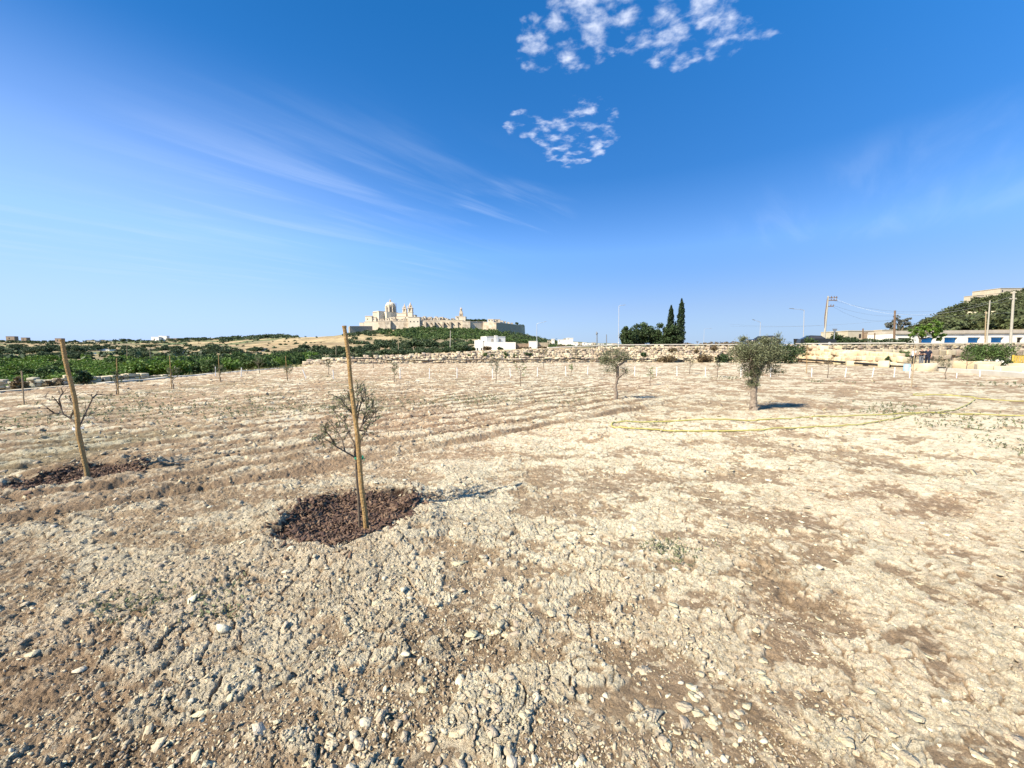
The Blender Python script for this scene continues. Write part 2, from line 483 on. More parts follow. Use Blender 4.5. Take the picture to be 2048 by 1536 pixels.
    red = sst(fbm(x / 5, y / 5, 3, 105) + .12 * sst(y, 10, 25), .0, .5)[:, None]
    co = co * (1 + red * np.array([.0, -.05, -.06])[None])
    grn = sst(fbm(x / 3.0, y / 1.6, 4, 107) - .20 * sst(x, -4, 3) + .10 * sst(-x, 2, 8), .10, .55) * sst(r, 5, 9) * (1 - sst(r, 26, 34))
    co = co * (1 - .34 * grn[:, None]) + np.array([.12, .13, .06])[None] * (.34 * grn[:, None])
    co = co * (1 - mul[:, None]) + (np.array([.10, .058, .038]) * .75)[None] * (1 + .8 * fine[:, None]) * mul[:, None]
    return h, np.clip(co, .01, .9)


# ------------------------------------------------------------------ the ground: one sheet from the camera's feet to the horizon
def attr_mat(name, bump, bscale, rough=.95, speck=.0):
    m = bpy.data.materials.new(name); m.use_nodes = True; t = m.node_tree; b = t.nodes['Principled BSDF']
    b.inputs['Roughness'].default_value = rough; b.inputs['Specular IOR Level'].default_value = .12
    a = t.nodes.new('ShaderNodeVertexColor'); a.layer_name = 'albedo'
    tcn = t.nodes.new('ShaderNodeTexCoord')
    nz = t.nodes.new('ShaderNodeTexNoise'); t.links.new(tcn.outputs['Object'], nz.inputs['Vector'])
    nz.inputs['Scale'].default_value = bscale; nz.inputs['Detail'].default_value = 6; nz.inputs['Roughness'].default_value = .7
    mr = t.nodes.new('ShaderNodeMapRange'); t.links.new(nz.outputs[0], mr.inputs[0])
    mr.inputs[1].default_value = .3; mr.inputs[2].default_value = .7; mr.inputs[3].default_value = 1 - speck; mr.inputs[4].default_value = 1 + speck
    vm = t.nodes.new('ShaderNodeVectorMath'); vm.operation = 'SCALE'
    t.links.new(a.outputs[0], vm.inputs[0]); t.links.new(mr.outputs[0], vm.inputs['Scale']); t.links.new(vm.outputs[0], b.inputs['Base Color'])
    bp = t.nodes.new('ShaderNodeBump'); t.links.new(nz.outputs[0], bp.inputs['Height']); bp.inputs['Strength'].default_value = bump; bp.inputs['Distance'].default_value = .012
    n2_ = t.nodes.new('ShaderNodeTexNoise'); t.links.new(tcn.outputs['Object'], n2_.inputs['Vector'])
    n2_.inputs['Scale'].default_value = bscale / 9; n2_.inputs['Detail'].default_value = 8; n2_.inputs['Roughness'].default_value = .75
    b2 = t.nodes.new('ShaderNodeBump'); t.links.new(n2_.outputs[0], b2.inputs['Height']); b2.inputs['Strength'].default_value = bump; b2.inputs['Distance'].default_value = .05
    t.links.new(bp.outputs[0], b2.inputs['Normal']); t.links.new(b2.outputs[0], b.inputs['Normal'])
    return m


LOD = 1.0                                                                    # 1 = full detail of the sheet


def radii():
    r = [.25]
    while r[-1] < 4200:
        q = r[-1]
        k = .05 if q < .5 else .008 if q < 1.0 else 0.0026 if q < 7 else .0026 + .0036 * min(1, (q - 7) / 25) if q < 60 else .016
        r.append(q * (1 + k * (1 if q > 60 else LOD)))
    return np.array(r)


def build_ground():
    th = np.concatenate([np.arange(-180, -86, 3.0), np.arange(-86, -61, .22), np.arange(-61, 61, .118 * LOD), np.arange(61, 86, .22), np.arange(86, 180.1, 3.0)])
    th = np.radians(th); rr = radii(); nt_, nr = len(th), len(rr)
    RR, TH = np.meshgrid(rr, th, indexing='ij'); x = (RR * np.sin(TH)).ravel(); y = (RR * np.cos(TH)).ravel()
    z = land(x, y); inf = in_field(x, y)
    co = np.zeros((len(x), 3))
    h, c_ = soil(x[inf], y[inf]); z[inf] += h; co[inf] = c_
    # countryside: a patchwork of dry, ploughed and green plots
    o = ~inf; X, Y = x[o], y[o]; rad = np.hypot(X, Y)
    ux = X + 14 * perlin(X / 60, Y / 60, 201); uy = Y + 14 * perlin(X / 60, Y / 60, 202)
    ca = .16; p1, e1, i1 = plates(ux * math.cos(ca) + uy * math.sin(ca), (-ux * math.sin(ca) + uy * math.cos(ca)) * 1.5, 62, 203)
    pal = np.array([[.40, .30, .16], [.33, .235, .125], [.21, .165, .095], [.145, .15, .065], [.10, .125, .05], [.27, .21, .11]])
    cc = pal[(i1 * 5.99).astype(int)]
    azp = 1024 + FPX * X / np.maximum(Y, 1)
    gold = sst(azp, 450, 520) * sst(azp, 840, 780) * sst(rad, 260, 340) * sst(rad, 1000, 860)
    row = EYE - 0 * X; gcol = pal[[0, 0, 1, 5, 0, 1]][(i1 * 5.99).astype(int)] * 1.12
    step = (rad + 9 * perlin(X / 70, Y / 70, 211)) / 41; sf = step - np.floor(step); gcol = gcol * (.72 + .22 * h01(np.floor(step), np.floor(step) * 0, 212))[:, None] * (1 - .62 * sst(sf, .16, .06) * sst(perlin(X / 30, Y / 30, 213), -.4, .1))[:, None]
    cc = cc * (1 - gold[:, None]) + gcol * gold[:, None]
    cc = cc * (1 + .35 * fbm(X / 9, Y / 9, 4, 205))[:, None]
    edge = sst(e1, .05, .0) * sst(rad, 150, 250); cc = cc * (1 - .6 * edge[:, None]) + np.array([.05, .06, .03])[None] * .6 * edge[:, None]
    slope = sst(azp, 760, 840) * sst(rad, 640, 720) * sst(azp, 1700, 1500); cc = cc * (1 - .8 * slope[:, None]) + np.array([.085, .105, .042])[None] * .8 * slope[:, None]
    hill = sst(azp, 1740, 1800) * sst(rad, 120, 170); cc = cc * (1 - .85 * hill[:, None]) + (np.array([.20, .165, .09])[None] * (1 + .6 * fbm(X / 14, Y / 14, 3, 214))[:, None]) * .85 * hill[:, None]
    dry = sst(rad, 75, 45)
    g = fbm(X / 1.6, Y / 1.6, 4, 207)
    strip = np.array([.30, .24, .12])[None] * (1 - sst(g, -.1, .4)[:, None]) + np.array([.14, .15, .06])[None] * sst(g, -.1, .4)[:, None]
    cc = cc * (1 - dry[:, None]) + strip * dry[:, None]
    bank = sst(Y, 20, 24) * sst(Y - np.interp(X, WX, WYV), 9, 3) * (X > -26) * sst(rad, 95, 75)
    pale = np.array([.36, .285, .18])[None] * (1 + .3 * fbm(X / .7, Y / .7, 4, 208))[:, None]
    cc = cc * (1 - bank[:, None]) + pale * bank[:, None]
    co[o] = np.clip(cc, .01, .9)
    z[o] += .05 * fbm(X / .8, Y / .8, 3, 209) * sst(rad, 90, 60)
    idx = (np.arange(nr - 1)[:, None] * nt_ + np.arange(nt_ - 1)[None, :]).ravel()
    F = np.stack([idx, idx + nt_, idx + nt_ + 1, idx + 1], 1)
    fin = inf[F].sum(1) >= 2
    V = np.stack([x, y, z], 1)
    for name, sel, m in (('field', fin, attr_mat('soil', 1.0, 130, speck=.27)), ('countryside', ~fin, attr_mat('land', .4, 3.0, speck=.2))):
        f = F[sel]; used = np.unique(f); remap = np.full(len(V), -1, dtype=np.int64); remap[used] = np.arange(len(used))
        ob = mesh_obj(name, V[used], remap[f], [m], smooth=(name != 'field'))
        ca_ = ob.data.color_attributes.new('albedo', 'FLOAT_COLOR', 'POINT')
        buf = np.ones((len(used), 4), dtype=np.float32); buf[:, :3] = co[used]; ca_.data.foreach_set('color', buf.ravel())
        ob['kind'] = 'structure'
    return None


build_ground()


# ------------------------------------------------------------------ makers: leaves, crowns, stones, trees
def mesh_np(name, chunks, mats, parent=None, link=True, smooth=False):
    """chunks of (verts, faces array, material index) joined into one mesh object"""
    me = bpy.data.meshes.new(name); V = []; LI = []; LS = []; LT = []; MI = []; off = 0; lo = 0
    for v, f, mi in chunks:
        v = np.asarray(v, dtype=np.float32).reshape(-1, 3); f = np.asarray(f)
        n, k = f.shape; V.append(v); LI.append((f + off).ravel()); LS.append(lo + np.arange(n) * k); LT.append(np.full(n, k)); MI.append(np.full(n, mi))
        off += len(v); lo += n * k
    V = np.concatenate(V); LI = np.concatenate(LI); LS = np.concatenate(LS); LT = np.concatenate(LT); MI = np.concatenate(MI)
    me.vertices.add(len(V)); me.vertices.foreach_set('co', V.ravel().astype(np.float32))
    me.loops.add(len(LI)); me.loops.foreach_set('vertex_index', LI.astype(np.int32))
    me.polygons.add(len(LS)); me.polygons.foreach_set('loop_start', LS.astype(np.int32)); me.polygons.foreach_set('loop_total', LT.astype(np.int32))
    me.polygons.foreach_set('material_index', MI.astype(np.int32)); me.update(calc_edges=True)
    for m in mats: me.materials.append(m)
    if smooth: me.polygons.foreach_set('use_smooth', np.ones(len(LS), dtype=bool))
    o = bpy.data.objects.new(name, me)
    if link: COL.objects.link(o)
    if parent is not None: o.parent = parent
    return o


def unit(v):
    return v / np.maximum(np.linalg.norm(v, axis=1, keepdims=True), 1e-9)


def leaves(P, size, aspect, rng, axis=None, spread=1.0):
    n = len(P); a = rng.normal(size=(n, 3))
    a = unit(a) if axis is None else unit(axis + spread * rng.normal(size=(n, 3)) * .6)
    b = unit(np.cross(a, rng.normal(size=(n, 3)))); s = (size * rng.uniform(.6, 1.3, n))[:, None]
    c = np.cross(a, b) * .12
    V = np.stack([P - a * s * .5, P + b * s * aspect * .5 + c * s, P + a * s * .5, P - b * s * aspect * .5 + c * s], 1).reshape(-1, 3)
    return V, np.arange(n * 4).reshape(n, 4)


def crown_pts(rng, n, rad, clumps, cr, hollow=.55, flat_base=-.6, centre=(0, 0, 0), soft=False):
    d = unit(rng.normal(size=(clumps * 3, 3))); d = d[d[:, 2] > flat_base][:clumps]
    c = d * rng.uniform(hollow, 1.0, (len(d), 1)) * np.array(rad) * rng.uniform(.8, 1.12, (len(d), 1))
    k = rng.integers(0, len(c), n); g = rng.normal(size=(n, 3)); g = g * .62 if soft else unit(g) * (rng.uniform(0, 1, (n, 1)) ** .45)
    sc = cr * rng.uniform(.6, 1.25, (len(c), 1))
    return c[k] + g * sc[k] * np.array([1, 1, .8]) + np.array(centre)


def ico(sub=1):
    import bmesh
    bm = bmesh.new(); bmesh.ops.create_icosphere(bm, subdivisions=sub, radius=1.0)
    v = np.array([p.co[:] for p in bm.verts]); f = np.array([[q.index for q in p.verts] for p in bm.faces]); bm.free()
    return v, f


def cube_base():
    import bmesh
    bm = bmesh.new(); bmesh.ops.create_cube(bm, size=2.0); bmesh.ops.subdivide_edges(bm, edges=bm.edges[:], cuts=2, use_grid_fill=True)
    v = np.array([p.co[:] for p in bm.verts]); v = np.sign(v) * np.where(np.abs(v) < .9, np.abs(v) * 2.4, np.abs(v)); f = np.array([[q.index for q in p.verts] for p in bm.faces]); bm.free()
    return v, f


CUBE = cube_base()
ICO1, ICO2 = ico(1), ico(2)                     # 12 and 42 corners


def stones(C, D, rng, power=2.0, jit=.18, base=ICO2, rot=None, tilt=.25):
    """many rough stones: centres C, half sizes D; power 2 round .. 8 boxy"""
    n = len(C); bv, bf = base; k = len(bv)
    b = bv / (np.abs(bv) ** power).sum(1, keepdims=True) ** (1 / power)
    V = b[None] * rng.uniform(1 - jit, 1 + jit, (n, k, 1)) * (1 + rng.normal(size=(n, 1, 3)) * jit * .5) * np.asarray(D)[:, None, :]
    t = rng.normal(size=(n, 2)) * tilt
    V = V + np.stack([np.zeros((n, k)), np.zeros((n, k)), V[..., 0] * t[:, :1] + V[..., 1] * t[:, 1:]], -1)
    a = rng.uniform(0, 6.28, n) if rot is None else rot
    ca, sa = np.cos(a)[:, None], np.sin(a)[:, None]
    X = V[..., 0] * ca - V[..., 1] * sa; Y = V[..., 0] * sa + V[..., 1] * ca
    V = np.stack([X, Y, V[..., 2]], -1) + np.asarray(C)[:, None, :]
    return V.reshape(-1, 3), (np.arange(n)[:, None, None] * k + bf[None]).reshape(-1, bf.shape[1])


def np_tube(pts, rad, n=7):
    mb = MB(); mb.tube(pts, rad, n, cap=False)
    return np.array([tuple(v) for v in mb.v]), np.array(mb.f)


def hang(o, parent):
    o.parent = parent; return o


def copy_thing(root, loc, rz=0.0, scale=1.0, label=None, group=None):
    r = root.copy(); COL.objects.link(r); r.location = loc; r.rotation_euler = (0, 0, rz)
    r.scale = scale if isinstance(scale, tuple) else (scale,) * 3
    if label: r['label'] = label
    if group: r['group'] = group
    for ch in list(root.children):
        c = ch.copy(); COL.objects.link(c); c.parent = r
        for g in ch.children:
            d = g.copy(); COL.objects.link(d); d.parent = c
    return r


MT = dict(
    orchard=mat('orchard_leaf', (.05, .105, .012), .6, (.14, .21, .028), 1.2, island=.45, trans=.22),
    dark=mat('dark_leaf', (.036, .057, .024), .65, (.08, .106, .04), .5, island=.45, trans=.12),
    scrub=mat('scrub_leaf', (.045, .08, .02), .7, (.10, .14, .035), .05, island=.45, trans=.15),
    olive=mat('olive_leaf', (.125, .135, .065), .55, (.20, .205, .11), 3, island=.35, trans=.25),
    cypress=mat('cypress_leaf', (.012, .026, .010), .7, (.03, .05, .018), 1.5, island=.5, trans=.08),
    ever=mat('evergreen_leaf', (.022, .042, .014), .65, (.06, .085, .028), .8, island=.5, trans=.1),
    pine=mat('pine_leaf', (.10, .105, .085), .7, (.16, .16, .13), .8, island=.35, trans=.15),
    fig=mat('fig_leaf', (.075, .145, .02), .6, (.14, .22, .035), 1.5, island=.4, trans=.25),
    hillw=mat('hill_leaf', (.045, .058, .022), .7, (.10, .108, .04), .05, island=.5, trans=.12),
    dry=mat('dry_leaf', (.20, .14, .075), .8, (.12, .09, .05), 2, island=.4, trans=.15),
    weed=mat('weed_leaf', (.13, .145, .07), .7, (.20, .205, .105), 4, island=.3, trans=.25),
    bark=mat('bark', (.10, .075, .05), .95, (.19, .15, .105), 22, bump=.7, bscale=60),
    obark=mat('olive_bark', (.145, .105, .075), .95, (.30, .24, .18), 14, bump=1.0, bscale=30),
    twig=mat('twig', (.09, .065, .045), .9, (.16, .125, .09), 30),
    stake=mat('stake_wood', (.24, .14, .05), .75, (.40, .255, .10), 16, bump=.8, bscale=60),
    stakeold=mat('old_stake_wood', (.26, .19, .11), .8, (.36, .27, .16), 9),
    lime=mat('limestone', (.36, .29, .19), .9, (.50, .42, .30), .8, bump=.6, bscale=6, island=.12),
    rubble=mat('rubble_stone', (.36, .28, .185), .95, (.58, .48, .34), 1.3, bump=.8, bscale=9, island=.22),
    block=mat('limestone_block', (.46, .34, .195), .9, (.62, .51, .345), .7, bump=.8, bscale=7, island=.16),
    greystone=mat('weathered_shaded_stone', (.23, .185, .125), .95, (.43, .35, .245), 1.0, bump=.8, bscale=8, island=.2),  # weathered walls; its darker tone also paints shade onto two town walls
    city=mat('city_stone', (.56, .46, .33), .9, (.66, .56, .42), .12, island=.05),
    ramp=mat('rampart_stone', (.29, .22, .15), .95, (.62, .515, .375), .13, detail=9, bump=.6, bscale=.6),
    white=mat('white_render', (.62, .58, .50), .85, (.70, .665, .59), .6, bump=.2),
    cream=mat('cream_render', (.40, .33, .23), .9, (.50, .425, .31), .5, bump=.25),
    tan=mat('tan_wall', (.20, .14, .095), .9, (.28, .205, .14), .9, bump=.4),
    dglass=mat('dark_opening', (.035, .035, .04), .35),
    shade=mat('roof_slab', (.33, .28, .22), .9, (.45, .39, .31), .8),
    concrete=mat('concrete', (.44, .395, .32), .85, (.56, .515, .43), 1.5, bump=.3),
    steel=mat('lamp_steel', (.52, .53, .54), .45, metal=.6),
    grey=mat('grey_metal', (.22, .23, .24), .5, metal=.4),
    pvc=mat('white_plastic', (.72, .72, .70), .45, (.62, .61, .57), 20),
    black=mat('black_plastic', (.018, .017, .016), .5),
    hose=mat('yellow_hose', (.36, .31, .06), .5, (.45, .40, .13), 6),
    blue=mat('blue_shutter', (.012, .20, .56), .5, (.02, .26, .66), 2),
    barrel=mat('pale_blue_plastic', (.28, .47, .62), .45, (.36, .56, .70), 5),
    yellow=mat('yellow_paint', (.62, .42, .06), .6, (.45, .30, .06), 4),
    green=mat('green_tie', (.01, .22, .11), .5),
    ptim=mat('pale_timber', (.31, .28, .225), .85, (.40, .37, .30), 6, bump=.3),
    btim=mat('brown_timber', (.12, .075, .045), .9, (.19, .125, .08), 7, bump=.3),
    mulch=mat('bark_chip', (.05, .028, .019), .9, (.165, .10, .065), 12, island=.5),
    clod=mat('dry_clod', (.29, .225, .148), .95, (.47, .39, .258), 9, bump=.5, bscale=80, island=.22),
    plate=mat('crust_plate', (.37, .30, .19), .95, (.52, .435, .285), 14, bump=.8, bscale=70, island=.10),
    flake=mat('crust_flake', (.36, .295, .195), .95, (.49, .41, .275), 9, bump=.6, bscale=90, island=.16),
    pale=mat('pale_clod', (.46, .39, .27), .95, (.55, .475, .34), 9, bump=.5, bscale=80, island=.12),
)


# ------------------------------------------------------------------ loose soil: clods, chips, bark mulch, weeds
def soil_z(x, y):
    z = land(x, y); k = in_field(x, y)
    if k.any():
        z[k] += soil(x[k], y[k])[0]
    return z


def scatter(rng, n, r0, r1, power=1.0):
    u = rng.uniform(0, 1, n)
    r = (r0 ** (1 - power) + u * (r1 ** (1 - power) - r0 ** (1 - power))) ** (1 / (1 - power)) if power != 1 else r0 * (r1 / r0) ** u
    a = rng.uniform(-1.25, 1.25, n)
    return r * np.sin(a), r * np.cos(a)


def make_clods():
    rng = np.random.default_rng(5)
    chunks = []
    for n, r0, r1, s0, s1, mi in ((82000, 1.2, 9.0, .0026, .0065, 0), (5000, 1.2, 14.0, .006, .012, 0), (170, 1.4, 16, .012, .022, 0), (900, 1.3, 9, .004, .010, 1), (34, 1.4, 12, .014, .025, 1), (4000, 7, 40, .014, .030, 0)):
        x, y = scatter(rng, n, r0, r1, 1.0)
        g = fbm(x / .5, y / .5, 3, 65) + .35 * sst(-x, -1.5, 3) + rng.normal(size=n) * .12
        k = (g > -.02) & in_field(x, y)
        for bx, by, br, bd in BASINS:
            k &= np.hypot(x - bx, y - by) > br * .85
        x, y = x[k], y[k]; n = len(x)
        s = s0 * (s1 / s0) ** (rng.uniform(0, 1, n) ** 1.6) * (1 + .03 * np.hypot(x, y))
        D = s[:, None] * np.stack([rng.uniform(.9, 1.5, n), rng.uniform(.7, 1.1, n), rng.uniform(.25, .65, n)], 1)
        z = soil_z(x, y) + D[:, 2] * .35
        v, f = stones(np.stack([x, y, z], 1), D, rng, 4.0, .34, BASE20, tilt=.5)
        chunks.append((v, f, mi))
    # thin angular flakes of lifted crust
    for q in range(7):
        m_ = int(rng.integers(5, 8)); ang = np.sort(rng.uniform(0, 6.283, m_) * .35 + np.arange(m_) * 6.283 / m_ * .9); rad = rng.uniform(.65, 1.2, m_)
        ring = np.stack([rad * np.cos(ang), rad * np.sin(ang)], 1)
        bv = np.concatenate([np.c_[ring, np.full(m_, -1.0)], np.c_[ring * .93, np.full(m_, 1.0)], [[0, 0, 1.15]]])
        bf = [[i, (i + 1) % m_, m_ + (i + 1) % m_] for i in range(m_)] + [[i, m_ + (i + 1) % m_, m_ + i] for i in range(m_)] + [[m_ + i, m_ + (i + 1) % m_, 2 * m_] for i in range(m_)]
        n = 420; x, y = scatter(rng, n, 1.25, 11, 1.0); g = fbm(x / .8, y / .8, 3, 68) + rng.normal(size=n) * .15 + .12 * sst(x, -1, 3); k = (g > .0) & in_field(x, y)
        for bx, by, br, bd in BASINS: k &= np.hypot(x - bx, y - by) > br
        x, y = x[k], y[k]; n = len(x); s = .0065 * (4.2 ** (rng.uniform(0, 1, n) ** 1.9)) * (1 + .05 * np.hypot(x, y)); D = np.stack([s * rng.uniform(.9, 1.5, n), s * rng.uniform(.7, 1.1, n), .0025 + s * rng.uniform(.08, .16, n)], 1)
        a_ = rng.uniform(0, 6.28, n); t = rng.normal(size=(n, 2)) * .22; V = bv[None] * D[:, None, :]; V[..., 2] += V[..., 0] * t[:, :1] + V[..., 1] * t[:, 1:]
        ca, sa = np.cos(a_)[:, None], np.sin(a_)[:, None]; V = np.stack([V[..., 0] * ca - V[..., 1] * sa, V[..., 0] * sa + V[..., 1] * ca, V[..., 2]], -1) + np.stack([x, y, soil_z(x, y) + D[:, 2] * .9], 1)[:, None, :]
        chunks.append((V.reshape(-1, 3), (np.arange(n)[:, None, None] * len(bv) + np.array(bf)[None]).reshape(-1, 3), 2 if q % 3 else 1))
    # larger plates of crust, one edge curled up off the soil
    for q in range(6):
        m_ = int(rng.integers(6, 10)); ang = (np.arange(m_) + rng.uniform(-.3, .3, m_)) * 6.283 / m_; rad = rng.uniform(.6, 1.25, m_); ring = np.stack([rad * np.cos(ang), rad * np.sin(ang)], 1)
        bv = np.concatenate([np.c_[ring, np.full(m_, -1.0)], np.c_[ring * .96, np.full(m_, 1.0)], [[0, 0, .7]]])
        bf = [[i, (i + 1) % m_, m_ + (i + 1) % m_] for i in range(m_)] + [[i, m_ + (i + 1) % m_, m_ + i] for i in range(m_)] + [[m_ + i, m_ + (i + 1) % m_, 2 * m_] for i in range(m_)]
        n = 270; x, y = scatter(rng, n, 1.5, 10, 1.0); g = fbm(x / .7, y / .7, 3, 70) + rng.normal(size=n) * .15; k = (g > -.05) & in_field(x, y) & (x > -.9 + rng.normal(size=n) * .8)
        for bx, by, br, bd in BASINS: k &= np.hypot(x - bx, y - by) > br * 1.3
        x, y = x[k], y[k]; n = len(x); s = .011 * (3.4 ** (rng.uniform(0, 1, n) ** 1.7)) * (1 + .04 * np.hypot(x, y)); D = np.stack([s * rng.uniform(.9, 1.6, n), s * rng.uniform(.7, 1.1, n), .002 + s * rng.uniform(.03, .06, n)], 1)
        a_ = rng.uniform(0, 6.28, n); ca, sa = np.cos(a_)[:, None], np.sin(a_)[:, None]; V = bv[None] * D[:, None, :]
        X_, Y_ = V[..., 0] * ca - V[..., 1] * sa, V[..., 0] * sa + V[..., 1] * ca
        dd = np.arctan2(-1.0, rng.normal(size=n) * .7)[:, None]; rise = rng.uniform(.03, .20, n)[:, None]; up_ = X_ * np.cos(dd) + Y_ * np.sin(dd)
        Z_ = V[..., 2] + up_ * rise + .5 * rise * up_ ** 2 / s[:, None]
        V = np.stack([X_, Y_, Z_], -1) + np.stack([x, y, soil_z(x, y) + s * rise[:, 0] * .45 + .001], 1)[:, None, :]
        chunks.append((V.reshape(-1, 3), (np.arange(n)[:, None, None] * len(bv) + np.array(bf)[None]).reshape(-1, 3), 3))
    o = mesh_np('soil_clods', chunks, [MT['clod'], MT['pale'], MT['flake'], MT['plate']]); tag(o, 'loose dry clods and chips of soil strewn over the bare field', 'clods', kind='stuff')


BASE20 = ICO1
make_clods()


def make_mulch(name, bx, by, br, n, seed, label):
    rng = np.random.default_rng(seed); a = rng.uniform(0, 6.283, n); r = br * .98 * np.sqrt(rng.uniform(0, 1, n)) * (1 + .1 * np.sin(3 * a)) * np.where(rng.uniform(size=n) < .10, rng.uniform(1, 1.45, n), 1)
    x, y = bx + r * np.cos(a), by + r * np.sin(a); z = soil_z(x, y) + rng.uniform(.002, .016, n)
    L_ = rng.uniform(.010, .034, n); D = np.stack([L_, L_ * rng.uniform(.25, .55, n), L_ * rng.uniform(.10, .25, n)], 1)
    v, f = stones(np.stack([x, y, z], 1), D, rng, 4, .2, BASE20, tilt=.45)
    o = mesh_np(name, [(v, f, 0)], [MT['mulch']]); tag(o, label, 'mulch', kind='stuff')


make_mulch('bark_mulch', *BASINS[0][:3], 5200, 11, 'dark red brown bark mulch round the nearest staked sapling')
make_mulch('bark_mulch', *BASINS[1][:3], 3200, 12, 'dark bark mulch round the bare staked sapling at the left')


def make_weeds():
    rng = np.random.default_rng(21); P = []; A = []
    spots = [(245, 1212, .10, 60), (290, 1205, .08, 40), (420, 1198, .07, 40), (1350, 1108, .09, 80), (1330, 1098, .07, 50), (430, 1235, .06, 30),
             (560, 815, .5, 160), (620, 823, .4, 130), (520, 800, .5, 110), (735, 798, .5, 190), (800, 806, .5, 120), (860, 803, .6, 190), (930, 800, .5, 190), (990, 802, .5, 170), (1130, 806, .4, 110), (1150, 785, .6, 120),
             (1790, 812, .4, 170), (1760, 825, .35, 150), (1890, 838, .5, 150), (1980, 846, .6, 200), (2030, 897, .3, 160), (1940, 858, .35, 120), (300, 815, .8, 240), (420, 820, .8, 240), (150, 835, .9, 260), (60, 850, .9, 240), (250, 800, .9, 220), (480, 830, .5, 150), (1660, 765, .5, 90), (1290, 850, .3, 60), (1470, 758, .5, 70), (2020, 770, .7, 120), (700, 815, .5, 110)]
    for px, py, s, n in spots:
        c = on(px, py); n = max(20, int(n * (.6 if px < 1600 else .35))); x = c.x + rng.normal(size=n) * s * 1.3; y = c.y + rng.normal(size=n) * s * 1.1
        for _ in range(3):
            xx, yy = x + rng.normal(size=n) * .015, y + rng.normal(size=n) * .015
            P.append(np.stack([xx, yy, soil_z(xx, yy) + rng.uniform(.0, .035, n) * (.6 + .12 * c.y)], 1))
    P = np.concatenate(P); dist = np.hypot(P[:, 0], P[:, 1])
    ax = np.tile([0, 0, .7], (len(P), 1)) + rng.normal(size=(len(P), 3)) * .6
    v, f = leaves(P, .022 + .0030 * dist, .35, rng, ax)
    tag(mesh_np('weeds', [(v, f, 0)], [MT['weed']]), 'low green weeds sprouting in patches on the bare field', 'weeds', kind='stuff')
    # dry stems and twigs lying on the soil
    mb = []
    x, y = scatter(rng, 240, 1.3, 8); k = in_field(x, y); x, y = x[k], y[k]; z = soil_z(x, y)
    for i in range(len(x)):
        a = rng.uniform(0, 6.28); l = rng.uniform(.03, .13); b = rng.normal() * .5
        p = [(x[i], y[i], z[i] + .006), (x[i] + l * .5 * math.cos(a), y[i] + l * .5 * math.sin(a), z[i] + .012 + .02 * rng.uniform()), (x[i] + l * math.cos(a + b), y[i] + l * math.sin(a + b), z[i] + .012)]
        v, f = np_tube(p, [.0016, .0014, .0009], 4); mb.append((v, f, 0))
    tag(mesh_np('dry_stems', mb, [MT['twig']]), 'short dry stems and twigs lying on the bare soil', 'twigs', kind='stuff')


make_weeds()


# ------------------------------------------------------------------ stakes and saplings in the field
def bend(p0, p1, k, rng, amp):
    p0, p1 = Vector(p0), Vector(p1)
    return [p0.lerp(p1, i / k) + (Vector(rng.normal(size=3)) * amp if 0 < i < k else Vector((0, 0, 0))) for i in range(k + 1)]


def make_stake(px0, py0, px1, py1, Y, r0, r1, label, m='stake', head=False, group=None):
    base = on(px0, py0); base.z = land1(base.x, base.y) + (float(soil(np.array([base.x]), np.array([base.y]))[0][0]) if in_field(np.array([base.x]), np.array([base.y]))[0] else 0)
    top = at(px1, py1, base.y - .02)
    rng = np.random.default_rng(int(px0)); d = top - base
    pts = [base - d * .04 + d * (i / 8 * 1.04) + Vector(rng.normal(size=3)) * .0025 * (d.length) for i in range(9)]
    mb = MB(); rad = [r0 + (r1 - r0) * i / 8 for i in range(9)]
    if head:                                                                  # a hammered, splayed head
        pts += [pts[-1] + d * .004, pts[-1] + d * .012]; rad += [r1 * 1.14, r1 * 1.2]
    mb.tube([p - base for p in pts], rad, 12)
    o = mb.build('stake', [MT[m]], smooth=False); o.location = base; tag(o, label, 'stake', group)
    return o, base, top


